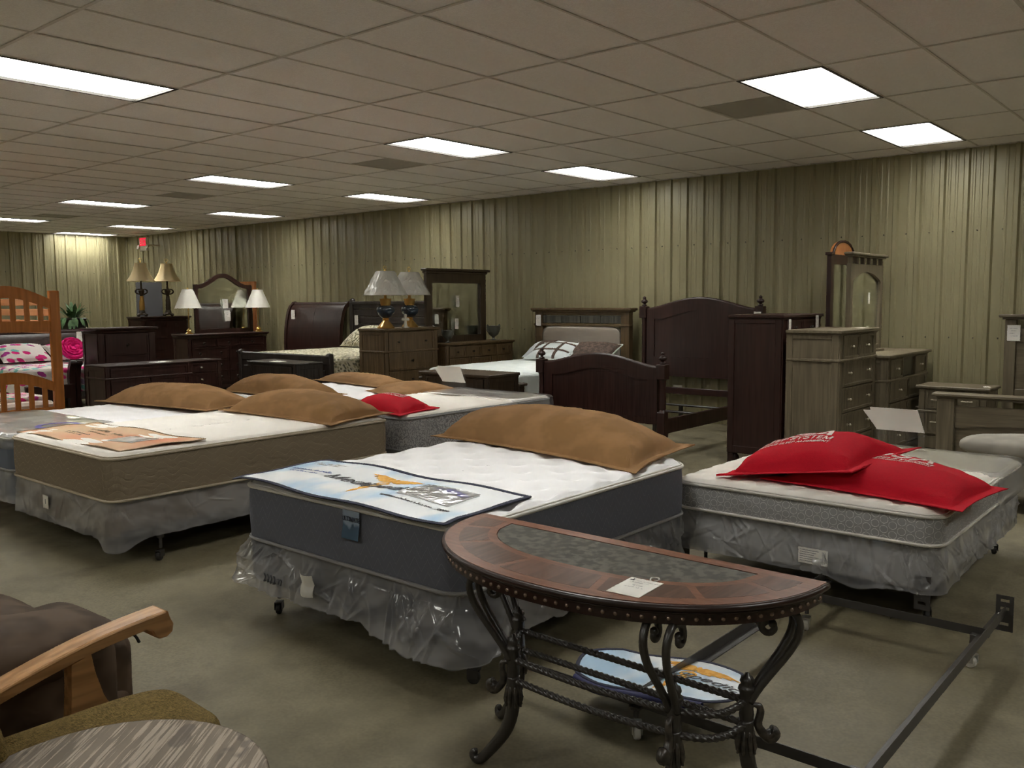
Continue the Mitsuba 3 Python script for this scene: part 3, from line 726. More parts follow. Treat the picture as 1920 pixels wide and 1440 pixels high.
# ================================================================ pillows, banners
def smooth_edge(u, p): return np.clip(1-np.abs(u)**p, 0, 1)**.5
def pillow_shape(c, T, flange=.05, pinch=.06, seed=0., n=(60, 40), sag=.35, wr=.008, curl=0.0, power=2.6, arch=0.0):
    """c: four corner points (front-left, front-right, back-right, back-left) at rest height; returns top(u, v), bottom(u, v)"""
    c = np.array(c, float)
    def base(u, v):
        u, v = np.asarray(u, float), np.asarray(v, float)
        u2, v2 = u*(1-pinch*(1-v**2)*np.abs(u)), v*(1-pinch*1.6*(1-u**2)*np.abs(v))
        a, b = (u2+1)/2, (v2+1)/2
        return ((1-a)*(1-b))[..., None]*c[0]+(a*(1-b))[..., None]*c[1]+(a*b)[..., None]*c[2]+((1-a)*b)[..., None]*c[3]
    Lu = (np.linalg.norm(c[1]-c[0])+np.linalg.norm(c[2]-c[3]))/2; Lv = (np.linalg.norm(c[3]-c[0])+np.linalg.norm(c[2]-c[1]))/2
    fu, fv = 1-2*flange/Lu, 1-2*flange/Lv
    nrm = np.cross(c[1]-c[0], c[3]-c[0]); nrm /= np.linalg.norm(nrm)
    if nrm[2] < 0: nrm = -nrm
    def thick(u, v): return smooth_edge(np.clip(u/fu, -1, 1), power)*smooth_edge(np.clip(v/fv, -1, 1), 2.0)
    def wrinkle(u, v):
        x, y = u*Lu/2, v*Lv/2
        q = np.stack([x*5+seed, y*5+seed*2, 0*x], -1)
        w = meshkit.fbm(q, 3)-.5
        rid = (1-np.abs(2*meshkit.fbm(np.stack([x*3+seed*3, y*6, 0*x+seed], -1), 3)-1)*2.4)
        edge = np.clip((np.abs(u)-.55)/.45, 0, 1)
        return wr*(w*2+.9*np.clip(rid, 0, 1)**2*(.5+edge))
    def top(u, v, off=0.0):
        t = thick(u, v); P0 = base(u, v)
        h = T*t+.004+wrinkle(u, v)*np.clip(t*2+.35, 0, 1)
        lift = arch*(1-u**2)
        return P0+nrm*(h+lift+off)[..., None]+np.array([0, 0, 1.0])*(curl*np.clip((np.abs(u)-fu)/(1-fu+1e-6), 0, 1)*(np.abs(v)))[..., None]
    def bot(u, v):
        t = thick(u, v); P0 = base(u, v)
        h = -sag*T*t*.35-.0
        return P0+nrm*(h+arch*(1-u**2))[..., None]+np.array([0, 0, 1.0])*(curl*np.clip((np.abs(u)-fu)/(1-fu+1e-6), 0, 1)*(np.abs(v)))[..., None]
    uu = np.sin(np.linspace(-1, 1, n[0])*np.pi/2*.86)/math.sin(np.pi/2*.86); vv = np.sin(np.linspace(-1, 1, n[1])*np.pi/2*.86)/math.sin(np.pi/2*.86)
    U, V = np.meshgrid(uu, vv, indexing='ij')
    a, b = grid(top(U, V)), grid(bot(U, V))
    b = (b[0], b[1][:, ::-1])
    # rim
    ring = [(i, 0) for i in range(n[0])]+[(n[0]-1, j) for j in range(1, n[1])]+[(i, n[1]-1) for i in range(n[0]-2, -1, -1)]+[(0, j) for j in range(n[1]-2, 0, -1)]
    ids = np.array([i*n[1]+j for i, j in ring]); N = n[0]*n[1]; nx = np.roll(ids, -1)
    rim = np.vstack([np.c_[ids, ids+N, nx+N], np.c_[ids, nx+N, nx]])
    v, f = np.vstack([a[0], b[0]]), np.vstack([a[1], b[1]+N, rim])
    vol = (v[f[:, 0]]*np.cross(v[f[:, 1]], v[f[:, 2]])).sum()
    if vol < 0: f = f[:, ::-1]
    return (v, f), top, (fu, fv, Lu, Lv)

def stitch_line(top, fu, fv, k=1.0):
    s = np.linspace(-1, 1, 40)
    pts = [(a*fu*k, -fv*k) for a in s]+[(fu*k, a*fv*k) for a in s[1:]]+[(-a*fu*k, fv*k) for a in s[1:]]+[(-fu*k, -a*fv*k) for a in s[1:-1]]
    u, v = np.array(pts).T
    return sweep(top(u, v, .0005), .0016, 4, closed=True)

def drape(m, top, cu, cv, Lu, Lv, flip=1, off=.0015, split=3):
    """lettering from the xy plane laid on a pillow, centred at (cu, cv)"""
    v, f = arr(m)
    tm = trimesh.Trimesh(v, f, process=False)
    v, f = trimesh.remesh.subdivide_to_size(tm.vertices, tm.faces, .02)
    u, w = cu+flip*v[:, 0]/(Lu/2), cv+flip*v[:, 1]/(Lv/2)
    p = top(u, w, off)
    return p+np.array([0, 0, 1.0])*np.clip(v[:, 2:3], 0, .001), f

def text_c(s, h, bold=False, y=0.0, sx=1.0, slant=0.0):
    v, f = arr(meshkit.text_mesh(s, h, .0008, bold)); v = v-[v[:, 0].mean(), 0, 0]
    v = v*[sx, 1, 1]; v[:, 0] += slant*v[:, 1]
    return v+[0, y, 0], f

def scribble(n, L, h, seed, y=0.0):
    """illegible small print: uneven upright strokes joined in words"""
    r = random.Random(seed); ms = []; x = -L/2
    while x < L/2:
        w = r.uniform(.3, .8)*h
        if r.random() < .14: x += h*.8; continue
        hh = h*r.choice([.6, .62, .65, 1.0]); ms.append(bx(x, x+w*.35, y, y+hh, 0, .0006))
        if r.random() < .8: ms.append(bx(x, x+w, y+r.choice([0, hh*.42, hh*.8]), y+r.choice([0, hh*.42, hh*.8])*0+hh*r.choice([.18, .6, 1.0])*.999+.0001, 0, .0006)) if False else ms.append(bx(x, x+w*.9, y+hh*.4, y+hh*.58, 0, .0006))
        x += w*1.15
    return cat(ms)

def flanged_pillow(name, label, c, T, mat, group=None, text=None, **k):
    (m, top, (fu, fv, Lu, Lv)) = pillow_shape(c, T, **k)
    t = Thing(name, label, 'pillow', group)
    t.part('cover', m, mat, smooth=True)
    t.part('stitching', stitch_line(top, fu, fv), mat, smooth=True)
    if text:
        for nm, tm, cu, cv, ink, flip in text: t.part(nm, drape(tm, top, cu, cv, Lu, Lv, flip), ink)
    return t

brown = 'brown suede pillows'
flanged_pillow('pillow', 'long brown suede pillow across the head of the front white mattress', [(3.93, 4.02, .688), (3.66, 2.31, .694), (4.42, 2.40, .728), (4.40, 3.98, .70)], .20, 'm_suede', brown,
               [('lettering', cat(text_c('The Elements', .045, False, .012, 1.2, .25), scribble(20, .30, .018, 5, -.028)), .05, .34, 'm_print_cream', 1)],
               flange=.055, pinch=.05, seed=1.3, n=(90, 50), wr=.012, power=3.2, arch=.012)
flanged_pillow('pillow', 'brown suede pillow at the right end of the brown-sided mattress', [(3.80, 6.30, .700), (3.86, 4.93, .683), (4.50, 4.99, .705), (4.42, 6.30, .72)], .165, 'm_suede', brown, flange=.055, pinch=.05, seed=4.1, n=(80, 46), wr=.012, power=3.0)
flanged_pillow('pillow', 'brown suede pillow farthest left, on the mattress by the bunk bed', [(3.62, 8.02, .668), (3.74, 6.34, .690), (4.34, 6.42, .70), (4.20, 8.0, .67)], .165, 'm_suede', brown, flange=.055, pinch=.05, seed=7.7, n=(80, 46), wr=.012, power=2.6)
flanged_pillow('pillow', 'brown suede pillow showing behind the two pillows of the brown-sided mattress', [(4.72, 7.80, .69), (4.72, 6.42, .69), (5.25, 6.45, .69), (5.25, 7.80, .69)], .17, 'm_suede', brown,
               [('lettering', text_c('The Elements', .04, False, 0, 1.1, .25), .0, .35, 'm_print_cream', 1)], flange=.05, pinch=.05, seed=9.2, n=(70, 40), wr=.010)
flanged_pillow('pillow', 'flat brown suede pillow along the head of the farthest white mattress', [(6.02, 8.0, .688), (5.86, 6.75, .688), (6.40, 6.75, .69), (6.52, 8.1, .69)], .085, 'm_suede', brown,
               [('lettering', text_c('The Elements', .04, False, 0, 1.1, .25), .1, .1, 'm_print_cream', 1)], flange=.05, pinch=.04, seed=12.2, n=(60, 36), wr=.009)
flanged_pillow('pillow', 'brown suede pillow end hanging over the near corner of the farthest white mattress', [(5.60, 6.62, .685), (5.42, 6.08, .668), (6.35, 5.98, .672), (6.42, 6.72, .69)], .075, 'm_suede', brown, flange=.05, pinch=.04, seed=15.5, n=(60, 36), wr=.009)
def red_text():
    big = text_c('USA', .105, True, .035, 1.35, .12)
    mid = text_c('SLEEP SYSTEM', .036, True, -.018, 1.15, .1)
    low = text_c('UNIQUE SLEEP ALIGNMENT', .019, True, -.052, 1.15, .1)
    return cat(big, mid, low)
red = 'red lettered pillows'
flanged_pillow('pillow', 'red lettered pillow lying flat on the thin quilted mattress, under the other red one', [(4.40, 2.00, .590), (4.27, .98, .588), (4.84, .91, .606), (5.22, 1.72, .596)], .130, 'm_red', red,
               [('lettering', red_text(), .02, .0, 'm_print_white', 1)], flange=.055, pinch=.05, seed=2.2, n=(80, 56), wr=.010, power=2.4)
flanged_pillow('pillow', 'red pillow with white lettering propped on top of the other red pillow', [(4.33, 2.22, .590), (4.36, 1.50, .69), (5.00, 1.36, .745), (5.00, 2.14, .600)], .155, 'm_red', red,
               [('lettering', red_text(), -.14, -.26, 'm_print_white', 1)], flange=.055, pinch=.05, seed=3.4, n=(80, 56), wr=.012, power=2.4)
flanged_pillow('pillow', 'red pillow half hidden behind the brown pillows on the flecked white mattress', [(4.62, 5.72, .690), (4.52, 4.95, .680), (5.02, 5.02, .688), (5.12, 5.80, .69)], .105, 'm_red', red,
               [('lettering', red_text(), -.05, .1, 'm_print_white', 1)], flange=.05, pinch=.05, seed=6.4, n=(60, 40), wr=.010)

# printed foot protectors
def sheet(fn, nu, nv, th=.003):
    """a thin cloth from fn(u, v) in [-1, 1]: top and underside with a rim"""
    U, V = np.meshgrid(np.linspace(-1, 1, nu), np.linspace(-1, 1, nv), indexing='ij')
    G = fn(U, V); a = grid(G); b = grid(G-[0, 0, th]); N = nu*nv
    up = (np.cross(a[0][a[1][:, 1]]-a[0][a[1][:, 0]], a[0][a[1][:, 2]]-a[0][a[1][:, 0]])[:, 2]).sum() > 0
    fa = a[1] if up else a[1][:, ::-1]
    ring = [(i, 0) for i in range(nu)]+[(nu-1, j) for j in range(1, nv)]+[(i, nv-1) for i in range(nu-2, -1, -1)]+[(0, j) for j in range(nv-2, 0, -1)]
    ids = np.array([i*nv+j for i, j in ring]); nx = np.roll(ids, -1)
    return np.vstack([a[0], b[0]]), np.vstack([fa, fa[:, ::-1]+N, np.c_[ids, ids+N, nx+N], np.c_[ids, nx+N, nx]])
def rim_tube(fn, r, k=1.0, flat=.5, n=60):
    s = np.linspace(-1, 1, n)
    u = np.r_[s, np.ones(n-1), -s[1:], -np.ones(n-2)]*k; v = np.r_[-np.ones(n), s[1:], np.ones(n-1), -s[1:-1]]*k
    p = fn(u, v); th = np.arange(8)*2*np.pi/8
    return sweep(p, r, closed=True, section=np.c_[np.cos(th), np.sin(th)*flat], up=(0, 0, 1))
def on_sheet(fn, m, cu, cv, Lu, Lv, off=.0012, flip=(1, 1)):
    v, f = arr(m); tm = trimesh.Trimesh(v, f, process=False)
    v, f = trimesh.remesh.subdivide_to_size(tm.vertices, tm.faces, .03)
    p = fn(cu+flip[0]*v[:, 0]/(Lu/2), cv+flip[1]*v[:, 1]/(Lv/2))
    return p+np.array([0, 0, 1.])*(off+np.clip(v[:, 2:3], 0, .001)), f
def emblem(h):
    """gold winged staff: two spread wings above a tapering coil"""
    def P2(pts): return sg.Polygon(pts)
    wing = P2([(0, .30), (.12, .38), (.62, .42), (.98, .36), (.70, .33), (.80, .29), (.55, .27), (.62, .23), (.38, .21), (.42, .17), (.22, .15), (.05, .20)])
    parts = [wing, shapely.affinity.scale(wing, -1, 1, origin=(0, 0)), sg.Point(0, .34).buffer(.05), P2([(-.018, .32), (.018, .32), (.008, -.62), (-.008, -.62)])]
    z = np.linspace(.14, -.58, 60)
    for s in (1, -1):
        w = (.16*(z+.62)/.76+.02)
        x = s*w*np.sin((z-.14)*2*np.pi/.36)
        parts.append(sg.LineString(np.c_[x, z]).buffer(.026))
    g = shapely.affinity.scale(shapely.union_all(parts), h, h, origin=(0, 0))
    return prism(g, 0, .0006)
import shapely.affinity
# front mattress: u from left (y 3.84) to right (y 2.36), v from the foot edge (x 2.37) to x 2.92
def fnA(u, v):
    y = 3.10-.735*u+.015*v; x = 2.655+.275*v-.012*u
    z = .708+.006*np.sin(y*9+x*3)+.003*np.sin(x*13+y*4)-.014*np.clip((2.47-x)/.1, 0, 1)**1.5-.012*np.clip((-u-.9)/.1, 0, 1)
    return np.stack([x, y, z], -1)
t = Thing('foot_protector', 'pale blue printed foot protector with navy binding and gold emblem, on the front mattress', 'foot protector')
t.part('cloth', sheet(fnA, 70, 30), 'm_banner_blue', smooth=60)
t.part('binding', rim_tube(fnA, .0135, 1.0, .35), 'm_navy', smooth=True)
LU, LV = 1.47, .55
t.part('emblem', on_sheet(fnA, xf(emblem(.34), np.diag([.55, 1, 1, 1.])), .02, .12, LU, LV, flip=(1, 1)), 'm_gold_ink')
t.part('script_lettering', on_sheet(fnA, text_c('Medipedic', .075, False, -.02, 1.25, .35), -.02, -.08, LU, LV, off=.002), 'm_ink')
t.part('small_print', on_sheet(fnA, cat(scribble(20, .26, .022, 3, .055), scribble(20, .20, .016, 8, .028)), -.72, .42, LU, LV), 'm_greyink')
t.part('blue_print', on_sheet(fnA, cat(scribble(20, .33, .036, 4, .0), scribble(20, .22, .020, 9, -.04)), -.70, .05, LU, LV), 'm_blue_ink')
t.part('web_address', on_sheet(fnA, cat(mv(text_c('www.', .024, True), -.17), mv(scribble(20, .24, .022, 12), 0), mv(text_c('.com', .024, True), .17)), .56, -.52, LU, LV), 'm_ink')
t.part('plastic_pocket', on_sheet(fnA, prism(sg.box(-.16, -.105, .16, .105), 0, .002), .56, .08, LU, LV), 'm_window_grey', smooth=30)
t.part('pocket_card', on_sheet(fnA, prism(sg.Polygon([(-.10, .07), (.13, .02), (.15, .05), (.02, .10)]), 0, .001), .56, .08, LU, LV, off=.0034), 'm_window_blue')
U, V = np.meshgrid(np.linspace(-1, 1, 60), np.linspace(-1, 1, 40), indexing='ij')
pk = fnA(.56+U*.163/(LU/2), .08+V*.108/(LV/2)); q = meshkit.fbm(np.stack([U*2.1+3, V*1.7, 0*U], -1), 3)
pk[..., 2] += .007+.010*(q-.5)*smooth_edge(U, 4)*smooth_edge(V, 4)
t.part('clear_cover', grid(pk), 'm_film_clear', smooth=True)
# peach one on the brown-sided mattress
def fnC(u, v):
    y = 5.74-.70*u-.02*v; x = 2.665+.265*v+.015*u
    z = .692+.007*np.sin(y*8+x*4)+.004*np.sin(x*17)-.012*np.clip((2.45-x)/.08, 0, 1)
    return np.stack([x, y, z], -1)
t = Thing('foot_protector', 'peach and tan printed foot protector lying on the brown-sided mattress', 'foot protector')
t.part('cloth', sheet(fnC, 70, 30), 'm_banner_peach', smooth=60)
t.part('binding', rim_tube(fnC, .006, 1.0, .5), 'm_banner_trim', smooth=True)
t.part('dark_print', on_sheet(fnC, cat(scribble(20, .42, .05, 21, -.01), scribble(20, .25, .02, 22, -.06)), -.10, .10, 1.40, .53), 'm_banner_trim')
t.part('small_print', on_sheet(fnC, cat(scribble(20, .30, .02, 23, -.0), scribble(20, .22, .016, 24, -.03)), -.30, -.35, 1.40, .53), 'm_side_brown_box')
t.part('plastic_pocket', on_sheet(fnC, prism(sg.box(-.15, -.09, .15, .09), 0, .002), .52, -.05, 1.40, .53), 'm_window_grey', smooth=30)
pk = fnC(.52+U*.152/.70, -.05+V*.092/.265); pk[..., 2] += .007+.012*(q-.5)*smooth_edge(U, 4)*smooth_edge(V, 4)
t.part('clear_cover', grid(pk), 'm_film_clear', smooth=True)
# dropped one, half rolled over the open frame under the console table
def fnF(u, v):
    # u along the fold, v across: lies over the low rails and curls at the ends
    y = 1.63-.31*u+.02*v; x = 2.76+.22*v+.04*u
    hgt = .168+.030*np.clip(-u-.45, 0, 1)**1.2+.05*np.clip(-v-.35, 0, 1)**1.4+.012*np.sin(u*3)-.02*np.clip(v, 0, 1)
    x = x-.03*np.clip(-v-.5, 0, 1)
    return np.stack([x, y, hgt], -1)
t = Thing('foot_protector', 'white foot protector with gold emblem dropped on the open frame under the console table', 'foot protector')
def squash(fn):
    def g(u, v):
        k = .22
        u2, v2 = u*(1-k*v**2), v*(1-k*u**2)
        return fn(u2, v2)
    return g
fnG = squash(fnF)
t.part('cloth', sheet(fnG, 50, 40), 'm_banner_blue', smooth=60)
t.part('binding', rim_tube(fnG, .008, 1.0, .5), 'm_navy', smooth=True)
t.part('emblem', on_sheet(fnG, mv(xf(emblem(.34), np.diag([.6, 1, 1, 1.])), rz=-12), .28, .12, .68, .50), 'm_gold_ink')
t.part('script_lettering', on_sheet(fnG, mv(text_c('Medipedic', .05, False, 0, 1.2, .35), rz=-8), .34, .0, .68, .50, off=.002), 'm_ink')
def fnR(u, v):
    p = fnG(u, -1+0*v); a = v*2.6
    return p+np.stack([-.010+.014*np.cos(a+2.2)-.006, 0*a, -.014+.016*np.sin(a+2.2)], -1)
t.part('rolled_edge', sheet(fnR, 40, 14, .002), 'm_navy_back', smooth=60)
# clear plastic corner covers
def cover(label, x0, x1, y0, y1, ztop, zbot, seed, r=.08, cat_='plastic cover'):
    L = rloop(x0, x1, y0, y1, r, 200)
    f1 = lambda x, y, d: .004+.010*meshkit.fbm(np.stack([x*5+seed, y*5, 0*x], -1), 3)+.022*np.sqrt(1-(1-np.clip(d/.06, 0, 1))**2)
    a = cap(L, ztop, f1, 40, .012)
    rows = [(ztop-(ztop-zbot)*k, .012+.004*math.sin(k*7+seed)) for k in np.linspace(0, 1, 8)]
    b, _ = band(L, rows)
    return cat(a, b)
t = Thing('plastic_cover', 'glossy clear plastic sleeve over the head end of the thin quilted mattress', 'plastic cover')
t.part('film', cover('', 5.35, 6.05, 1.05, 2.45, .553, .40, 2.), 'm_film_clear', smooth=True)
t = Thing('plastic_cover', 'clear plastic sleeve over the head end of the flecked white mattress', 'plastic cover')
t.part('film', cover('', 5.85, 6.42, 4.92, 6.13, .658, .50, 5.), 'm_film_clear', smooth=True)
t = Thing('plastic_cover', 'clear plastic sheet with a blue printed ring on the mattress at the left edge', 'plastic cover')
t.part('film', cover('', 2.33, 3.1, 6.46, 7.87, .633, .56, 9.), 'm_film', smooth=True)
rg = sg.Point(0, 0).buffer(.15).difference(sg.Point(0, 0).buffer(.11))
t.part('printed_ring', mv(prism(rg, 0, .0008), 2.72, 6.62, .672), 'm_window_blue')
# acrylic sign holders
def sign(label, x, y, z, rz, paper2=True):
    t = Thing('sign_holder', label, 'sign holder', 'acrylic sign holders', M=mat4(x, y, z, rz=rz))
    A = lambda pts: np.array([[(a, yy, zz) for yy, zz in pts] for a in (-.15, .15)], float)
    pr = [(-.085, .002), (.066, .002), (.070, .006), (.034, .255)]
    t.part('stand', grid(A(pr)), 'm_acrylic')
    def leaf(p0, p1, sh): return grid(np.array([[(-.148+sh, *p0), (-.148+sh*1.8, *p1)], [(.148+sh, *p0), (.148+sh*1.8, *p1)]]))
    def slab(p0, p1, sh, th=.0015):
        a = np.array([(-.148+s0*.296+sh*k, (p0, p1)[k][0], (p0, p1)[k][1]) for s0 in (0, 1) for k in (0, 1)], float)
        V = np.vstack([a, a+[0, th, 0]]); return V, _hullfaces(V)
    t.part('front_sheet', slab((.048, .115), (.024, .262), -.040), 'm_paper')
    t.part('rear_sheet', slab((.052, .118), (.030, .240), -.085), 'm_paper')
    return t
sign('clear sign holder with blank white sheets on the thin quilted mattress behind the red pillows', 5.86, 1.74, .578, -90)
sign('clear sign holder with white sheets on the far end of the flecked white mattress', 5.84, 5.70, .682, -90)

# ================================================================ console table with wrought-iron base
TC = np.array([2.466, 1.575]); TA, TB, TN = .662, .539, 2.16
def dshape(a, b, n=90, x=0.0):
    th = np.linspace(-np.pi/2, np.pi/2, n)
    w, u = np.abs(np.cos(th))**(2/TN)*b, np.sign(np.sin(th))*np.abs(np.sin(th))**(2/TN)*a
    return sg.Polygon(np.c_[TC[0]-x-w, TC[1]+u])
ct = Thing('console_table', 'half-round cherry console table with slate inset, nailhead apron and black iron scroll legs', 'console table')
top = dshape(TA, TB)
slate = sg.Polygon([(TC[0]-.055-.27*max(0, 1-abs(u/.475)**2.6)**.5, TC[1]+u) for u in np.linspace(-.475, .475, 60)])
groove = slate.buffer(.003)
ct.part('top', cat(prism(top.difference(groove), .716, .7385), prism(groove, .716, .732)), 'm_top_band', smooth=30)
ct.part('top_edge', sweep(np.c_[np.array(dshape(TA+.002, TB+.002, 90).exterior.coords)[:90], np.full(90, .727)], .0105, 8), 'm_apron', smooth=True)
ct.part('slate_inset', prism(slate, .7321, .7372), 'm_slate', smooth=30)
# veneer panels between lighter bands
outer, inner = dshape(TA-.048, TB-.046), slate.buffer(.034)
ringp = outer.difference(inner).intersection(sg.box(0, 0, TC[0]-.045, 5))
cuts = []
for a in (-64, -38, -13, 13, 38, 64):
    d = np.array([-math.cos(math.radians(a)), math.sin(math.radians(a))*1.25]); d /= np.linalg.norm(d)
    c0 = TC+np.array([-.03, .22*math.sin(math.radians(a))])
    cuts.append(sg.LineString([c0, c0+d*1.2]).buffer(.012))
pan = ringp.difference(shapely.union_all(cuts))
for g in sorted(getattr(pan, 'geoms', [pan]), key=lambda g: g.centroid.y):
    if g.area > .002: ct.part('veneer_panel', prism(g, .7385, .7389), 'm_top_panel')
apron_o, apron_i = dshape(TA-.010, TB-.010, x=.004), dshape(TA-.032, TB-.032, x=.026)
ct.part('apron', prism(apron_o.difference(apron_o.buffer(-.022)), .678, .716), 'm_apron', smooth=30)
ct.part('apron_bead', sweep(np.c_[np.array(dshape(TA-.008, TB-.008, 90, x=.004).exterior.coords)[:90], np.full(90, .712)], .004, 6), 'm_apron', smooth=True)
line = sg.LineString(np.array(dshape(TA-.010, TB-.010, 200, x=.004).exterior.coords)[:200])
nh = lathe([(.0068, 0), (.0060, .0028), (.0035, .0046), (.0, .0052)], 8)
for k in range(52):
    a = (k+.5)/52; p = line.interpolate(a, True); q0, q1 = line.interpolate(max(0, a-.002), True), line.interpolate(min(1, a+.002), True)
    tx, ty = q1.x-q0.x, q1.y-q0.y; L = math.hypot(tx, ty); nx, ny = ty/L, -tx/L
    if (p.x+nx*.01-TC[0])**2/TB**2+(p.y+ny*.01-TC[1])**2/TA**2 < (p.x-TC[0])**2/TB**2+(p.y-TC[1])**2/TA**2: nx, ny = -nx, -ny
    R = np.eye(4); R[:3, 2] = (nx, ny, 0); R[:3, 0] = (-ny, nx, 0); R[:3, 1] = (0, 0, 1); R[:3, 3] = (p.x, p.y, .695)
    ct.part('nailhead', xf(nh, R), 'm_nail', smooth=True)
HUBS = [(2.335, 1.955, (.30, .95)), (2.125, 1.805, (-.30, .95)), (2.135, 1.215, (-1., -.12)), (2.325, 1.085, (.62, -.78))]
hubp = lathe([(.0, .27), (.020, .272), (.024, .285), (.021, .30), (.020, .33), (.0215, .345), (.0195, .36), (.0205, .40), (.021, .415), (.026, .42), (.024, .428), (.016, .434), (.021, .444), (.018, .455), (.008, .462), (.006, .468), (.0, .47)], 18)
leafm = []
for hi, (hx, hy, d) in enumerate(HUBS):
    d = np.array(d)/np.linalg.norm(d); e = np.array([-d[1], d[0]])
    W = lambda r, z, s=0.0: np.array([hx+d[0]*r+e[0]*s, hy+d[1]*r+e[1]*s, z])
    hub = ct.part('post', mv(hubp, hx, hy), 'm_iron', smooth=True)
    # paired scroll rods from the post up and out to the apron
    for s in (-1, 1):
        pts = [(0.006, .385, .3), (.035, .435, .42), (.085, .505, .62), (.128, .575, .85), (.137, .630, .95), (.112, .668, 1.), (.072, .671, 1.), (.038, .650, 1.02), (.030, .618, 1.02), (.050, .603, 1.02), (.066, .615, 1.02), (.060, .630, 1.02)]
        path = spline([W(a, z, s*w*.036) for a, z, w in pts], 70)
        rr = np.r_[np.full(46, .0118), np.linspace(.0118, .0085, 24)]
        k = ct.part('scroll_rod', sweep(path, rr, 10), 'm_iron', smooth=True)
        ct.part('scroll_ball', ball(.0125, *path[-1], 8), 'm_iron', smooth=True, of=k)
    # curved foot
    pts = [(0, .33), (0, .27), (.006, .205), (.030, .135), (.072, .075), (.110, .030), (.128, .018), (.145, .022), (.148, .038), (.136, .044)]
    path = spline([W(a, z) for a, z in pts], 50)
    rr = np.interp(np.linspace(0, 1, 50), [0, .3, .6, .85, 1], [.022, .0225, .019, .015, .010])
    path[:, 2] = np.maximum(path[:, 2], rr+.0005)
    ct.part('foot', sweep(path, rr, 12), 'm_iron', smooth=True)
    # leaf collar and scrolled bracket
    leaf = []
    for a in np.arange(0, 360, 45):
        lp = spline([(.017, 0, .300), (.021, 0, .275), (.026, 0, .250), (.024, 0, .235), (.029, 0, .228)], 10)
        leaf.append(mv(sweep(lp, np.array([.004, .0075, .009, .009, .008, .008, .007, .006, .005, .002]), 6), hx, hy, 0, rz=a+10))
    ct.part('leaf_collar', cat(leaf), 'm_iron_bronze', smooth=True, kind='stuff', label='ring of cast leaves round the post')
    bp = spline([W(.012, .372), W(.036, .368), W(.040, .345), W(.034, .315), W(.050, .285), W(.072, .272), W(.083, .287), W(.070, .296)], 36)
    ct.part('bracket_scroll', cat(sweep(bp, np.interp(np.linspace(0, 1, 36), [0, .15, .5, .8, 1], [.006, .010, .0125, .017, .016]), 10), ball(.0175, *W(.070, .283), 8), ball(.008, *W(.040, .366), 6)), 'm_iron_bronze', smooth=True)
def rope(pts, r=.0102, pitch=.045):
    p = spline(pts, 220) if len(pts) > 2 else np.linspace(pts[0], pts[1], 220)
    th = np.linspace(0, 2*np.pi, 20, endpoint=False); rad = 1+.15*np.cos(4*th)
    L = np.linalg.norm(np.diff(p, axis=0), axis=1).sum()
    return sweep(p, r, section=np.c_[np.cos(th)*rad, np.sin(th)*rad], twist=2*np.pi*L/.085)
h = [np.array(q[:2]) for q in HUBS]
for z in (.385, .315):
    ct.part('rope_stretcher', rope([(*h[0], z), (*h[3], z)]), 'm_iron', smooth=True)
    mid = (h[1]+h[2])/2+np.array([-.015, .0])
    ct.part('rope_stretcher', rope([(*h[1], z), (*mid, z-.004), (*h[2], z)]), 'm_iron', smooth=True)
    ct.part('rope_stretcher', rope([(*h[2], z), (*((h[2]+h[3])/2+[-.03, -.035]), z-.004), (*h[3], z)]), 'm_iron', smooth=True)
    ct.part('rope_stretcher', rope([(*h[0], z), (*h[1], z)]), 'm_iron', smooth=True)
ct.part('bell_foot', mv(lathe([(.0, 0), (.017, 0), (.016, .006), (.010, .02), (.008, .05), (.012, .056), (.0, .06)], 14), 2.455, .995, .605), 'm_iron', smooth=True)
# price tag on the table
t = Thing('price_tag', 'cream printed price tag lying on the half-round console table', 'price tag', M=mat4(2.078, 1.312, .7392, rz=-86))
t.part('card', cat(cb(-.052, .052, -.075, .075, 0, .0012, .0003)), 'm_paper')
t.part('print', cat(mv(scribble(20, .075, .006, 31), .012, .050, .0012), mv(scribble(20, .06, .005, 32), -.005, .036, .0012), mv(scribble(20, .03, .008, 33), 0, .012, .0012), mv(scribble(20, .055, .005, 34), -.004, -.006, .0012)), 'm_greyink', kind='stuff', label='grey illegible print')
t.part('logo', cat(mv(prism(sg.Polygon([(0, 0), (.012, 0), (.012, .014), (.006, .014), (.006, .006), (0, .006)]), 0, .0006), -.044, .052, .0012)), 'm_ink')
t.part('wire_loop', sweep(spline([(.012, .075, .002), (.004, .092, .003), (.018, .104, .003), (.030, .092, .003), (.022, .075, .002)], 24), .0022, 6), 'm_paper', smooth=True)

# ================================================================ foreground left: round table, glider, recliner
rt = Thing('side_table', 'round grey-washed wooden table top at the bottom left corner', 'side table')
RX, RY, RR, RZ = .790, 1.795, .333, .53
rt.part('top', mv(lathe([(0, -.036), (RR-.012, -.036), (RR-.003, -.030), (RR, -.022), (RR, -.008), (RR-.004, -.002), (RR-.010, 0), (0, 0)], 96), RX, RY, RZ), 'm_whitewash', smooth=40)
rt.part('apron', mv(lathe([(RR-.05, -.10), (RR-.04, -.10), (RR-.04, -.036), (RR-.05, -.036)], 48), RX, RY, RZ), 'm_whitewash', smooth=40)
for a in (45, 135, 225, 315):
    x, y = RX+.235*math.cos(math.radians(a)), RY+.235*math.sin(math.radians(a))
    rt.part('leg', mv(lathe([(0, 0), (.016, 0), (.020, .03), (.028, .30), (.030, .43), (.030, RZ-.036), (0, RZ-.036)], 14), x, y), 'm_whitewash', smooth=40)
rt.part('shelf', mv(lathe([(0, .14), (.24, .14), (.245, .15), (.24, .16), (0, .16)], 48), RX, RY), 'm_whitewash', smooth=40)

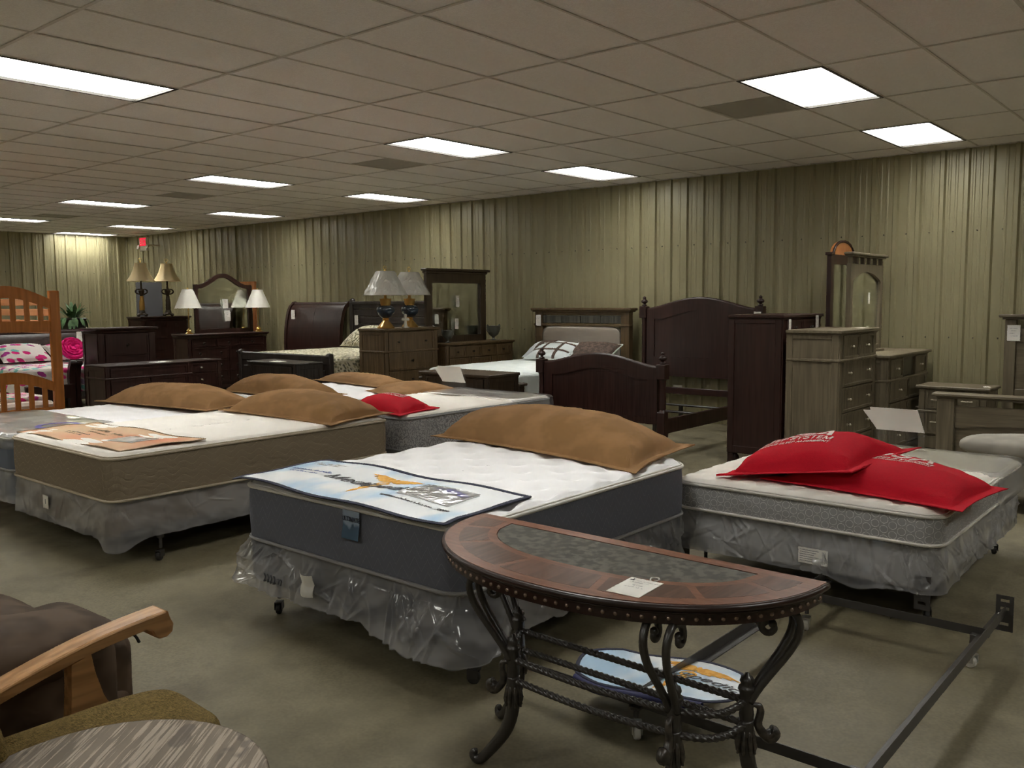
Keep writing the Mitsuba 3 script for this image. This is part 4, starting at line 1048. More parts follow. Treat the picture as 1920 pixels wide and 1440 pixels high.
def cushion(x0, x1, y0, y1, z0, z1, r=.05, crown=.03, seed=0, n=(40, 30), p=4.0):
    """a stuffed rounded block"""
    a = np.linspace(-np.pi/2, np.pi/2, n[1]); b = np.linspace(-np.pi, np.pi, 2*n[0], endpoint=True)
    A, B = np.meshgrid(a, b, indexing='ij')
    def se(c, e): return np.sign(c)*np.abs(c)**e
    e = 2/p
    X, Y, Z = se(np.cos(A), e)*se(np.cos(B), e), se(np.cos(A), e)*se(np.sin(B), e), se(np.sin(A), e)
    h = np.array([x1-x0, y1-y0, z1-z0])/2; c = np.array([x0+x1, y0+y1, z0+z1])/2
    V = np.stack([X*h[0], Y*h[1], Z*h[2]+crown*np.sign(Z)*(1-X**2)*(1-Y**2)*(Z**2)], -1)+c
    w = meshkit.fbm(V*7+seed, 3)-.5
    V = V+np.stack([X, Y, Z], -1)*(w*.016)[..., None]
    v, f = grid(V.transpose(1, 0, 2))
    return v, f
gl = Thing('glider_chair', 'oak-armed glider chair with olive tweed seat cushion at the left', 'armchair')
gl.part('seat_cushion', cushion(.52, 1.285, 2.10, 2.475, .275, .425, crown=.012, seed=3, p=6.0), 'm_tweed', smooth=True)
gl.part('back_cushion', xf(cushion(-.08, .08, -.20, .20, 0, .56, crown=.02, seed=8, p=4.0), mat4(.69, 2.28, .40, ry=-14)), 'm_tweed', smooth=True)
arm_o = [(.46, .42), (.62, .462), (.80, .512), (.98, .560), (1.12, .588), (1.24, .602), (1.295, .607)]
arm_c = spline([(x, z) for x, z in arm_o], 40)
th = .020
up = arm_c+[0, th]; dn = arm_c-[0, th]
scroll = [(1.312, .600), (1.322, .580), (1.318, .556), (1.300, .544), (1.276, .544), (1.258, .556), (1.252, .572), (1.238, .582)]
poly = sg.Polygon(list(map(tuple, up))+[(1.306, .622)]+scroll+[tuple(q) for q in dn[::-1] if q[0] < 1.235]).buffer(-.004).buffer(.004)
gl.part('armrest', upright(poly.buffer(-.005), 2.47, 2.555), 'm_oak', smooth=35)
gl.part('armrest_round', cat(upright(poly.buffer(-.0005), 2.477, 2.548), sweep(np.c_[np.array(up)[:, 0], np.full(40, 2.474), np.array(up)[:, 1]-.006], .006, 8)), 'm_oak', smooth=35)
post = sg.Polygon([(1.00, .20), (1.18, .20), (1.165, .30), (1.135, .37), (1.105, .43), (1.085, .50), (1.075, .56), (1.02, .545), (1.015, .44), (1.005, .34)])
gl.part('arm_post', upright(post, 2.482, 2.53), 'm_oak', smooth=35)
gl.part('rear_post', upright(sg.Polygon([(.50, .10), (.58, .10), (.60, .46), (.54, .45)]), 2.482, 2.53), 'm_oak')
gl.part('base_rail', cat(cb(.45, 1.28, 2.485, 2.53, .13, .205, .006), cb(.45, 1.28, 2.125, 2.165, .13, .205, .006), cb(.46, .51, 2.125, 2.53, .13, .205, .006), cb(1.22, 1.27, 2.125, 2.53, .13, .205, .006)), 'm_oak')
gl.part('seat_frame', cb(.50, 1.30, 2.13, 2.475, .225, .265, .006), 'm_oak')
gl.part('glide_arm', cat(cb(.62, .66, 2.14, 2.16, .10, .25, .003), cb(1.10, 1.14, 2.14, 2.16, .10, .25, .003), cb(.62, .66, 2.50, 2.52, .10, .25, .003), cb(1.10, 1.14, 2.50, 2.52, .10, .25, .003)), 'm_steel')
gl.part('foot_rail', cat(cb(.40, 1.25, 2.485, 2.53, 0, .06, .008), cb(.40, 1.25, 2.125, 2.165, 0, .06, .008), cb(.55, .60, 2.14, 2.52, .03, .10, .006), cb(1.12, 1.17, 2.14, 2.52, .03, .10, .006)), 'm_oak')
gl.part('back_frame', cat(*[xf(cb(-.012, .012, y-.012, y+.012, 0, .62, .004), mat4(.50, 0, .24, ry=-14)) for y in (2.14, 2.22, 2.30, 2.38, 2.46)], xf(cb(-.015, .015, 2.12, 2.48, .60, .66, .006), mat4(.50, 0, .24, ry=-14))), 'm_oak')
rc = Thing('recliner', 'dark brown leather recliner behind the oak-armed chair', 'armchair')
rc.part('near_arm', cushion(.30, 1.28, 2.70, 3.00, .10, .56, crown=.02, seed=1, p=5.0), 'm_leather', smooth=True)
rc.part('arm_roll', cushion(.28, 1.30, 2.69, 3.04, .36, .58, crown=.01, seed=4, p=3.0), 'm_leather', smooth=True)
rc.part('front_pad', cushion(1.16, 1.405, 2.84, 3.42, .12, .46, crown=.01, seed=5, p=4.0), 'm_leather', smooth=True)
rc.part('lower_pad', cushion(1.12, 1.385, 2.82, 3.36, .03, .30, crown=.01, seed=15, p=4.0), 'm_leather', smooth=True)
rc.part('seat', cushion(.40, 1.26, 2.98, 3.66, .18, .52, crown=.03, seed=6, p=4.0), 'm_leather', smooth=True)
rc.part('far_arm', cushion(.30, 1.22, 3.62, 3.92, .10, .58, crown=.02, seed=9, p=4.0), 'm_leather', smooth=True)
rc.part('backrest', xf(cushion(-.14, .14, -.42, .42, 0, .66, crown=.03, seed=10, p=4.0), mat4(.34, 3.32, .40, ry=-16)), 'm_leather', smooth=True)
rc.part('piping', sweep(spline([(1.40, 2.86, .40), (1.36, 2.845, .45), (1.27, 2.845, .458), (1.19, 2.85, .45)], 24), .005, 6), 'm_rubber', smooth=True)
rc.part('base', cb(.34, 1.16, 2.80, 3.80, 0, .12, .01), 'm_rubber')

# ================================================================ bedroom furniture along the long wall
def knob_mesh(style):
    if style == 'cone': return mv(lathe([(.0, .034), (.006, .033), (.011, .028), (.012, .022), (.005, .014), (.006, .003), (.011, .0), (0, 0)][::-1], 10), rx=90)
    if style == 'ball': return mv(lathe([(.0, 0), (.009, 0), (.006, .008), (.012, .016), (.015, .022), (.012, .030), (0, .033)], 10), rx=90)
    if style == 'bar': return cat(sweep([(-.05, -.028, 0), (.05, -.028, 0)], .005, 6), cb(-.045, -.035, -.028, 0, -.005, .005, .001), cb(.035, .045, -.028, 0, -.005, .005, .001))
    if style == 'ring': return cat(mv(lathe([(0, 0), (.022, 0), (.018, .004), (0, .007)], 12), rx=90), sweep([(.024*math.cos(a), -.012, -.014+.024*math.sin(a)) for a in np.linspace(0, 2*np.pi, 16, endpoint=False)], .003, 5, closed=True), ball(.007, 0, -.008, .008, 5))
KN = {'cone': 'm_nickel', 'ball': 'm_darkknob', 'bar': 'm_nickel', 'ring': 'm_darkknob', 'pin': 'm_nickel'}
def place(face, x, y):
    return mat4(x, y, 0, rz={'-y': 0, '-x': -90, '+y': 180}[face])
def cabinet(name, label, cat_, M, w, d, h, wood, rows, knob='ball', top=(.028, .025), waist=None, frame=False, plinth=.09, feet=None, group=None, ogee=False, side=True, opening=None, post=.05, kx=.28, knobs2=True):
    """rows from the top: (height, number of drawers, knobs each)"""
    t = Thing(name, label, cat_, group, M=M)
    tt, ov = top
    z0, z1 = plinth, h-tt
    t.part('body', cb(-w/2, w/2, .004, d, z0, z1-.001, .003), wood)
    if ogee:
        pr = [(0, 0), (.012, .006), (.018, .018), (.016, .034), (.024, .05), (.04, .058)]
        loop = [(-w/2, d), (-w/2, 0), (w/2, 0), (w/2, d)]
        ms = []
        z = z1-.058
        G = np.array([[(x+np.sign(x)*o, (y if y > 0 else -o), z+q) for (x, y) in loop] for o, q in pr], float)
        v, f = grid(G); t.part('cornice', (v, f), wood, smooth=40)
        ov = .045
    t.part('top', cat(cb(-w/2-ov, w/2+ov, -ov, d, h-tt, h, .006), cb(-w/2-ov*.45, w/2+ov*.45, -ov*.45, d, h-tt-.014, h-tt, .004)), wood)
    if side:
        for s in (-1, 1):
            x = s*w/2
            st = [cb(min(x, x+s*.010), max(x, x+s*.010), a, b, z0, z1, .003) for a, b in ((0, .06), (d-.06, d))]
            st += [cb(min(x, x+s*.010), max(x, x+s*.010), .06, d-.06, a, b, .003) for a, b in ((z0, z0+.07), (z1-.05, z1))]
            t.part('side_frame', cat(st), wood)
    for s in (-1, 1):
        t.part('corner_post', cb(s*w/2-s*post if s > 0 else -w/2, w/2 if s > 0 else -w/2+post, -.012, .004, z0, z1, .003), wood)
    if waist:
        t.part('waist_moulding', cb(-w/2-.016, w/2+.016, -.022, d, waist-.014, waist+.014, .007), wood)
    if plinth:
        t.part('plinth', cat(cb(-w/2, w/2, -.006, .02, plinth*.35, z0+.01, .004), cb(-w/2, -w/2+.07, -.012, .06, 0, z0, .006), cb(w/2-.07, w/2, -.012, .06, 0, z0, .006), cb(-w/2, -w/2+.07, d-.06, d, 0, z0, .006), cb(w/2-.07, w/2, d-.06, d, 0, z0, .006)), wood)
    if feet:
        for sx in (-1, 1):
            for yy in (.05, d-.05):
                t.part('bun_foot', lathe([(0, 0), (.028, 0), (.042, .02), (.045, .045), (.038, .07), (.026, .08), (.034, .09), (0, .09)], 14, sx*(w/2-.055), yy), wood, smooth=True)
    z = z1-.012
    if ogee: z = z1-.07
    for row in rows:
        hh, n, kn = row[:3]
        ww = (w-2*post-.012)/n
        for i in range(n):
            if opening and opening == (rows.index(row), i):
                cx = -w/2+post+.006+ww*(i+.5)
                t.part('shelf_shade_panel', cat(bx(cx-ww/2+.01, cx+ww/2-.01, .0028, .0035, z-hh+.01, z-.005), cb(cx-ww/2+.005, cx+ww/2-.005, -.012, .004, z-hh, z-hh+.014, .002), cb(cx-ww/2+.005, cx+ww/2-.005, -.012, .004, z-.012, z, .002)), 'm_espresso')  # flat dark panel stands in for the shade inside an open shelf
                continue
            cx = -w/2+post+.006+ww*(i+.5); a, b = ww/2-.006, hh/2-.006; cz = z-hh/2
            ms = cb(cx-a, cx+a, -.010, .004, cz-b, cz+b, .003)
            k = t.part('drawer', ms, wood)
            fr = sg.box(-a, -b, a, b).difference(sg.box(-a+.022, -b+.022, a-.022, b-.022))
            fm = upright(fr, -.018, -.0095); t.part('drawer_frame', (fm[0]+[cx, 0, cz], fm[1]), wood, of=k)
            ks = [0] if kn == 1 else [-(ww*kx), ww*kx] if kn == 2 else []
            for q in ks: t.part('pull', mv(knob_mesh(knob), cx+q, -.0105, cz), KN[knob], smooth=45, of=k)
        z -= hh
    return t

tagn = []
def hang_tag(label, x, y, z, face='-y', w=.075, h=.12, tilt=0, lines=True):
    t = Thing('price_tag', label, 'price tag', M=mat4(x, y, z, rz={'-y': 0, '-x': -90}[face], ry=tilt))
    t.part('card', cb(-w/2, w/2, -.0015, .0, -h, 0, .0003), 'm_paper')
    t.part('print', cat([upright_box(-w*.32+w*.1*(k % 2), w*.3-w*.12*(k % 3), -h*(.22+.16*k), .004) for k in range(4)]), 'm_greyink', kind='stuff', label='grey illegible print')
    return t
def upright_box(x0, x1, z, hh): return bx(x0, x1, -.0021, -.0014, z, z+hh)

# --- right group: dark chest, grey-brown set
cabinet('chest_of_drawers', 'tall dark cherry chest showing its plain side, right of the dark poster bed', 'chest', place('-y', 8.10, 3.30), .88, .52, 1.40, 'm_cherry',
        [(.16, 2, 1), (.20, 1, 2), (.20, 1, 2), (.20, 1, 2), (.20, 1, 2), (.20, 1, 2)], knob='ball', plinth=.10, feet=True, ogee=False, top=(.03, .03))
cabinet('chest_of_drawers', 'tall grey-brown chest of drawers with nickel knobs beside the dark cherry chest', 'chest', place('-y', 8.085, 2.77), .92, .47, 1.27, 'm_greywood',
        [(.215, 2, 1), (.245, 1, 2), (.225, 1, 2), (.225, 1, 2), (.21, 1, 2)], knob='cone', plinth=.09, waist=1.005, post=.06, kx=.30, top=(.03, .035))
cabinet('media_chest', 'low grey-brown chest with a dark panel as the shaded open shelf between two small drawers, under the tall mirror', 'chest', place('-y', 9.20, 2.66), 1.26, .44, 1.01, 'm_greywood',
        [(.20, 3, 1), (.22, 2, 1), (.22, 2, 1), (.22, 2, 1)], knob='cone', plinth=.09, waist=.765, post=.05, opening=(0, 1), top=(.028, .04))
t = Thing('mirror', 'tall grey-brown framed mirror with an arched glass on the low chest', 'mirror', M=mat4(8.88, 2.99, 1.01))
W_, H_ = .92, .96
t.part('frame', upright(sg.box(-W_/2, 0, W_/2, .86).difference(sg.Polygon([(-W_/2+.07, .07), (W_/2-.07, .07), (W_/2-.07, .70)]+[(x, .70+.085*(1-(x/(W_/2-.07))**2)) for x in np.linspace(W_/2-.08, -W_/2+.08, 16)]+[(-W_/2+.07, .70)])), -.022, .018), 'm_greywood')
t.part('glass', upright(sg.box(-W_/2+.05, .05, W_/2-.05, .80), .004, .008), 'm_mirror')
t.part('cornice', cat(cb(-W_/2-.05, W_/2+.05, -.06, .03, H_-.02, H_+.005, .006), cb(-W_/2-.025, W_/2+.025, -.04, .03, H_-.035, H_-.02, .004)), 'm_greywood_x')
for k, x in enumerate(np.linspace(-W_/2+.03, W_/2-.03, 6)): t.part('cornice_block', cb(x-.022, x+.022, -.02, .015, .86, H_-.035, .003), 'm_greywood')
t.part('base_rail', cb(-W_/2-.03, W_/2+.03, -.05, .03, 0, .028, .006), 'm_greywood_x')
t.part('backing', cb(-W_/2+.03, W_/2-.03, .018, .026, .03, .84, .002), 'm_brownwood_dark')
hang_tag('white tag hung high on the tall arched mirror glass', 8.92, 2.962, 1.60, h=.11, w=.05)
hang_tag('white tag hung low on the tall arched mirror glass', 8.90, 2.962, 1.27, h=.12, w=.055, tilt=4)
t = Thing('mirror', 'dark standing mirror with an orange-brown arched crest, mostly behind the grey-brown mirror', 'mirror', M=mat4(9.53, 3.46, 0))
hw = .36
t.part('frame', upright(sg.box(-hw, 0, hw, 2.0).difference(sg.box(-hw+.08, .10, hw-.08, 1.9)), -.025, .02), 'm_cherry')
t.part('glass', upright(sg.box(-hw+.06, .08, hw-.06, 1.92), .002, .006), 'm_mirror')
ar = [(x, 2.0+.145*math.sqrt(max(0, 1-(x/(hw-.07))**2))) for x in np.linspace(-hw+.07, hw-.07, 30)]
t.part('crest', upright(sg.Polygon(ar), -.02, .02), 'm_orangewood')
t.part('crest_moulding', sweep([(x, -.02, z) for x, z in ar], .014, 6), 'm_cherry', smooth=True)
t.part('finial', cat(cb(-hw-.03, -hw+.06, -.04, .03, 1.99, 2.02, .004), cb(hw-.06, hw+.03, -.04, .03, 1.99, 2.02, .004)), 'm_cherry')
t.part('foot', cat(cb(-hw-.02, -hw+.08, -.14, .14, 0, .05, .01), cb(hw-.08, hw+.02, -.14, .14, 0, .05, .01)), 'm_cherry')
# grey-brown bed at the right edge, its nightstand and the bench
cabinet('nightstand', 'small grey-brown nightstand with bar pulls against the wall behind the grey footboard', 'nightstand', place('-x', 9.30, 2.265), .60, .42, .68, 'm_greywood', [(.19, 1, 2), (.25, 1, 2)], knob='bar', plinth=.17, waist=.425, post=.05, top=(.028, .035))
single('paper_slip', mv(cb(-.05, .05, -.03, .03, 0, .0012, .0004), 9.45, 2.00, .6805, rz=20), 'm_paper', 'small white slip of paper on the grey-brown nightstand', 'paper')
t = Thing('bed', 'grey-brown panel bed at the right edge, only its headboard corner and footboard in view', 'bed', M=mat4(0, 0, 0))
def yz_panel(y0, y1, z0, z1, x0, x1, b=.004): return cb(x0, x1, y0, y1, z0, z1, b)
t.part('headboard_top', cat(yz_panel(.22, 1.99, 1.345, 1.375, 9.78, 9.93, .006), yz_panel(.25, 1.96, 1.325, 1.345, 9.80, 9.92)), 'm_greywood_x')
for y in (.27, 1.84): t.part('headboard_post', yz_panel(y, y+.10, 0, 1.325, 9.82, 9.90, .005), 'm_greywood')
t.part('headboard_panel', cat(yz_panel(.37, 1.84, .62, 1.12, 9.85, 9.88), yz_panel(.37, 1.84, .5, .64, 9.835, 9.895), yz_panel(.37, 1.84, 1.10, 1.24, 9.835, 9.895)), 'm_greywood_x')
t.part('headboard_slats', cat([yz_panel(y, y+.04, .0, .5, 9.85, 9.88) for y in np.arange(.5, 1.8, .3)]), 'm_greywood')
t.part('footboard_top', cat(yz_panel(.28, 2.02, .752, .778, 7.64, 7.79, .006), yz_panel(.31, 1.99, .738, .752, 7.66, 7.77)), 'm_greywood_x')
for y in (.31, 1.85): t.part('footboard_post', yz_panel(y, y+.135, 0, .738, 7.67, 7.76, .005), 'm_greywood')
arch = sg.Polygon([(.44, .54)]+[(y, .50+.045*math.sin(math.pi*(y-.44)/1.42)) for y in np.linspace(.44, 1.86, 20)][::1]+[(1.86, .68), (.44, .68)]).buffer(0)
v, f = upright(arch, -.02, .02); t.part('footboard_rail', xf((np.c_[v[:, 1]+7.71, v[:, 0], v[:, 2]], f[:, ::-1]), np.eye(4)), 'm_greywood_x')
t.part('footboard_panel', yz_panel(.44, 1.86, .14, .66, 7.705, 7.73), 'm_greywood_x')
for y in (.36, 1.88): t.part('side_rail', cb(7.76, 9.82, y, y+.03, .26, .42, .004), 'm_greywood_x')
hang_tag('white printed tag hung on the grey-brown headboard at the right edge', 9.817, 1.86, 1.27, '-x', w=.115, h=.155)
t = Thing('bench', 'pale grey upholstered bench with rounded ends in front of the grey footboard', 'bench')
t.part('seat', cushion(7.02, 7.56, -.05, 1.70, .36, .535, crown=.01, seed=2, p=3.2), 'm_greyvelvet', smooth=True)
t.part('skirt', cushion(7.06, 7.52, .0, 1.60, .10, .38, crown=0, seed=5, p=9.0), 'm_greyvelvet', smooth=True)
for x in (7.12, 7.46):
    for y in (.1, 1.5): t.part('leg', lathe([(0, 0), (.016, 0), (.024, .12), (0, .12)], 10, x, y), 'm_espresso')

# --- dark poster bed
def finial(z): return [(.012, z), (.030, z+.004), (.034, z+.016), (.016, z+.024), (.014, z+.034), (.036, z+.044), (.044, z+.060), (.034, z+.078), (.018, z+.088), (.016, z+.096), (.022, z+.104), (.018, z+.116), (.008, z+.124), (.0, z+.126)]
def poster_end(t, X, y0, y1, zblock, harch, zbot, zrail, pre):
    for y in (y0, y1):
        k = t.part(pre+'_post', cat(lathe([(0, 0), (.028, 0), (.040, .02), (.034, .06), (.026, .08), (.036, .10), (.038, .16), (.030, .18)], 16, X, y), cb(X-.044, X+.044, y-.044, y+.044, .16, .42, .006),
            lathe([(.040, .42), (.030, .44), (.036, .46), (.034, .55), (.030, (zblock-.14+.55)/2), (.034, zblock-.17), (.040, zblock-.15)], 16, X, y), cb(X-.050, X+.050, y-.050, y+.050, zblock-.15, zblock, .006)), 'm_cherry', smooth=35)
        t.part('finial', lathe(finial(zblock), 16, X, y), 'm_cherry', smooth=True, of=k)
    n = 50; u = np.linspace(0, 1, n); yy = y0+.05+(y1-y0-.1)*u
    s = lambda q: harch*(.5-.5*np.cos(2*np.pi*np.clip(q, 0, 1)))**.75
    zt = zblock-.045+s(u); 
    P_ = sg.Polygon(list(zip(yy, zt))+[(yy[-1], zbot), (yy[0], zbot)])
    zi = zblock-.16+s((u-.06)/.88)*.8
    yi = y0+.16+(y1-y0-.32)*u
    inner_ = sg.Polygon(list(zip(yi, zi))+[(yi[-1], zrail), (yi[0], zrail)])
    def vert(poly, a, b):
        v, f = upright(poly, a, b); return np.c_[v[:, 1]+X, v[:, 0], v[:, 2]], f[:, ::-1]
    t.part(pre+'_frame', vert(P_.difference(inner_), -.026, .026), 'm_cherry')
    t.part(pre+'_panel', vert(inner_.buffer(.01), -.014, .014), 'm_cherry')
    t.part(pre+'_cap', sweep(np.c_[np.full(n, X), yy, zt], .024, 8), 'm_cherry', smooth=True)
t = Thing('poster_bed', 'empty dark cherry poster bed with arched headboard and footboard and turned finials', 'bed')
poster_end(t, 7.70, 4.55, 6.09, .90, .115, .29, .36, 'footboard')
poster_end(t, 9.82, 4.50, 6.08, 1.46, .135, .58, .82, 'headboard')
for y in (4.53, 6.07): t.part('side_rail', cb(7.74, 9.79, y-.016, y+.016, .20, .35, .004), 'm_cherry')
for x in (8.2, 8.8, 9.4):
    t.part('slat', cb(x-.035, x+.035, 4.54, 6.06, .265, .285, .003), 'm_espresso')
    t.part('slat_leg', cb(x-.02, x+.02, 5.28, 5.32, 0, .265, .003), 'm_espresso')
t.part('wall_brace', cb(9.80, 9.84, 4.55, 6.05, .36, .44, .003), 'm_cherry')
hang_tag('small white tag at the right end of the dark poster headboard', 9.74, 4.50, 1.395, '-x', w=.09, h=.075)
hang_tag('white tag on the front edge of the dark cherry chest, left one', 8.00-.26, 3.262, 1.36, h=.16, w=.05)
hang_tag('curled white tag on the front edge of the dark cherry chest, right one', 8.38, 3.262, 1.385, h=.125, w=.07)
single('price_card', mv(cb(-.06, .06, -.035, .035, 0, .0015, .0004), 8.36, 2.83, 1.2705, rz=-8), 'm_paper', 'small white card lying on top of the grey-brown chest of drawers', 'card')

# --- upholstered bed with aqua quilt
t = Thing('bed', 'brown wooden bed with a beige padded headboard wrapped in plastic', 'bed')
y0, y1, X = 6.24, 7.80, 9.74
t.part('headboard_top', cat(cb(X-.07, X+.10, y0-.05, y1+.05, 1.405, 1.44, .008), cb(X-.05, X+.08, y0-.03, y1+.03, 1.385, 1.405, .005)), 'm_brownwood')
for y in (y0, y1-.13): t.part('headboard_post', cb(X-.03, X+.06, y, y+.13, 0, 1.385, .005), 'm_brownwood')
t.part('headboard_rail', cat(cb(X-.02, X+.05, y0+.13, y1-.13, 1.345, 1.385, .004), cb(X-.045, X+.05, y0-.01, y1+.01, 1.195, 1.225, .006), cb(X-.02, X+.05, y0+.13, y1-.13, .40, .52, .004)), 'm_brownwood')
ys = np.linspace(y0+.13, y1-.13, 5)
for a, b in zip(ys[:-1], ys[1:]): t.part('slate_tile', cb(X-.022, X+.02, a+.004, b-.004, 1.235, 1.34, .004), 'm_slate')
t.part('padded_panel', xf(cushion(-.05, .05, -(y1-y0-.29)/2, (y1-y0-.29)/2, 0, .705, crown=0, seed=3, p=9.), mat4(X, (y0+y1)/2, .485)), 'm_linen', smooth=True)
t.part('plastic_wrap', xf(cushion(-.058, .05, -(y1-y0-.27)/2, (y1-y0-.27)/2, 0, .705, crown=0, seed=31, p=9.), mat4(X, (y0+y1)/2, .486)), 'm_film_clear', smooth=True)
t.part('footboard', cat(cb(7.50, 7.56, y0, y1, .12, .60, .006), cb(7.47, 7.60, y0-.03, y1+.03, .60, .632, .008)), 'm_brownwood_dark')
for y in (y0, y1-.10): t.part('footboard_post', cb(7.49, 7.58, y, y+.10, 0, .60, .006), 'm_brownwood_dark')
t.part('footboard_moulding', cat(cb(7.488, 7.50, y0+.12, y1-.12, .17, .20, .003), cb(7.488, 7.50, y0+.12, y1-.12, .53, .56, .003)), 'm_brownwood_dark')
for y in (y0+.02, y1-.05): t.part('side_rail', cb(7.56, 9.72, y, y+.03, .22, .42, .004), 'm_brownwood_dark')
def bedding(name, label, cat_, x0, x1, y0, y1, ztop, zhem, mat, seed, r=.14, puff=.05, wav=.012, group=None, rot=None):
    L = rloop(x0, x1, y0, y1, r, 260)
    Pt, N, s = L; ang = s/(s[-1]+s[1])*2*np.pi; cs = np.c_[np.cos(ang), np.sin(ang)]*(s[-1]+s[1])/6.28
    rows = []
    for k, v in enumerate(np.linspace(0, 1, 22)):
        a = min(v*3, 1)*np.pi/2
        o = puff*math.sin(a)-.0+.02*v
        fold = wav*v*(2*meshkit.fbm(np.c_[cs*[6, 6], np.full(len(s), seed+v*.7)], 3)-1)+wav*.8*(2*meshkit.fbm(np.c_[cs*[16, 16], np.full(len(s), seed+v*4)], 2)-1)
        hem = .05*(meshkit.fbm(np.c_[cs*2.5, np.full(len(s), seed+9)], 3)-.5)
        z = ztop-puff*(1-math.cos(a))*.9-(ztop-zhem+hem-puff*.9)*max(0, v-.33)/.67
        rows.append(np.concatenate([Pt+N*(o+fold)[:, None], np.broadcast_to(z, (len(s),))[:, None]], 1))
    G = np.stack(rows); G = np.concatenate([G, G[:, :1]], 1); v_, f_ = grid(G)
    topf = lambda x, y, d: .022*np.sqrt(np.clip(d/.25, 0, 1))+.012*(meshkit.fbm(np.stack([x*6+seed, y*6, 0*x], -1), 3)-.5)*np.clip(d/.06, 0, 1)
    m = cat((v_, f_[:, ::-1]), cap(L, ztop, topf, 46))
    return single(name, m, mat, label, cat_, smooth=True, group=group)
t = Thing('mattress', 'mattress under the aqua quilt', 'mattress')
t.part('body', cb(7.60, 9.66, y0+.06, y1-.06, .42, .715, .05), 'm_aqua_pale'); t.part('box_base', cb(7.60, 9.66, y0+.06, y1-.06, .23, .42, .01), 'm_navy')
bedding('quilt', 'pale aqua quilt spread over the bed with the padded headboard', 'quilt', 7.585, 9.64, y0+.045, y1-.03, .735, .36, 'm_aqua', 2.0, wav=.014)
def sham(label, c, T, mat, seed, bands=(), rim=None, group='pillows on the aqua bed'):
    (m, top_, (fu, fv, Lu, Lv)) = pillow_shape(c, T, flange=.012, pinch=.03, seed=seed, n=(46, 36), wr=.005, power=2.4)
    t = Thing('pillow', label, 'pillow', group)
    t.part('cover', m, mat, smooth=True)
    for u0, u1, v0, v1, mt in bands:
        U, V = np.meshgrid(np.linspace(u0, u1, 24), np.linspace(v0, v1, 24), indexing='ij')
        t.part('ribbon', grid(top_(U, V, .003)), mt, smooth=True)
    if rim: t.part('piped_edge', stitch_line(top_, .985, .985) if False else rim_tube(lambda u, v: top_(u, v, .0), .008, .985, 1.0), rim, smooth=True)
hb = X-.10
sham('aqua pillow with a brown centre band, leftmost by the padded headboard', [(hb-.40, 7.66, .775), (hb-.34, 7.02, .775), (hb-.02, 7.02, .97), (hb-.04, 7.66, .97)], .10, 'm_aqua_pale', 1., bands=[(-.48, .30, -.97, .97, 'm_chocolate')])
sham('dark brown pillow with an aqua flange, right end of the padded headboard', [(hb-.42, 6.98, .775), (hb-.38, 6.28, .775), (hb-.06, 6.24, .97), (hb-.05, 6.96, .97)], .11, 'm_chocolate', 2., rim='m_aqua')
sham('square aqua cushion crossed with brown ribbon, in the middle of the aqua bed', [(hb-.66, 7.42, .775), (hb-.55, 6.80, .775), (hb-.16, 6.78, .97), (hb-.24, 7.38, .97)], .09, 'm_aqua_pale', 3.,
     bands=[(-.42, -.28, -.97, .97, 'm_chocolate'), (.30, .44, -.97, .97, 'm_chocolate'), (-.97, .97, -.45, -.31, 'm_chocolate'), (-.97, .97, .32, .46, 'm_chocolate')], rim='m_aqua')
hang_tag('white tag on the top left of the slate-tiled headboard', X-.075, 7.70, 1.345, '-x', w=.085, h=.15)
cabinet('nightstand', 'low dark brown nightstand in front of the aqua bed', 'nightstand', place('-x', 6.62, 6.395), .95, .46, .80, 'm_brownwood_dark', [(.24, 1, 2), (.22, 1, 2)], knob='pin' if False else 'cone', plinth=.2, top=(.03, .035))

# --- brown chest with lamps, dresser with square mirror
cabinet('chest_of_drawers', 'brown chest of drawers carrying two blue lamps and a white cross', 'chest', place('-y', 7.955, 8.46), .94, .47, 1.20, 'm_brownwood',
        [(.26, 1, 2), (.24, 1, 1), (.24, 1, 1), (.24, 1, 1)], knob='ball', plinth=.10, waist=.905, post=.06, top=(.03, .035), kx=.30)
cabinet('dresser', 'long brown dresser under the square dark mirror', 'dresser', place('-y', 9.18, 8.36), 1.38, .45, .975, 'm_brownwood', [(.16, 4, 1), (.22, 3, 1), (.22, 3, 1), (.2, 3, 1)], knob='ball', plinth=.09, post=.05, top=(.03, .03))
t = Thing('mirror', 'square dark brown mirror with a deep cornice on the long brown dresser', 'mirror', M=mat4(9.05, 8.70, .975))
W_, H_ = 1.20, .98
t.part('frame', upright(sg.box(-W_/2, .0, W_/2, H_).difference(sg.box(-W_/2+.11, .09, W_/2-.11, H_-.16)), -.03, .02), 'm_brownwood_dark')
t.part('glass', upright(sg.box(-W_/2+.10, .08, W_/2-.10, H_-.15), .0, .004), 'm_mirror')
t.part('cornice', cat(cb(-W_/2-.05, W_/2+.05, -.08, .03, H_, H_+.035, .008), cb(-W_/2-.02, W_/2+.02, -.05, .03, H_-.03, H_, .006)), 'm_brownwood_dark')
t.part('backing', cb(-W_/2+.02, W_/2-.02, .02, .03, .02, H_-.02, .002), 'm_espresso')
gx_, gz_ = np.meshgrid(np.linspace(0, .07, 10), np.linspace(.02, H_+.03, 40), indexing='ij')
t.part('plastic_wrap', grid(np.stack([W_/2+.004+gx_*.6, -.03+gx_+.012*meshkit.fbm(np.stack([gx_*30, gz_*9, 0*gx_], -1), 2), gz_], -1)), 'm_film', smooth=True)
hang_tag('white tag hung high on the square dark mirror glass', 9.05, 8.664, 1.62, h=.16, w=.07)
hang_tag('white tag hung low on the square dark mirror glass', 9.03, 8.664, 1.30, h=.15, w=.07, tilt=3)
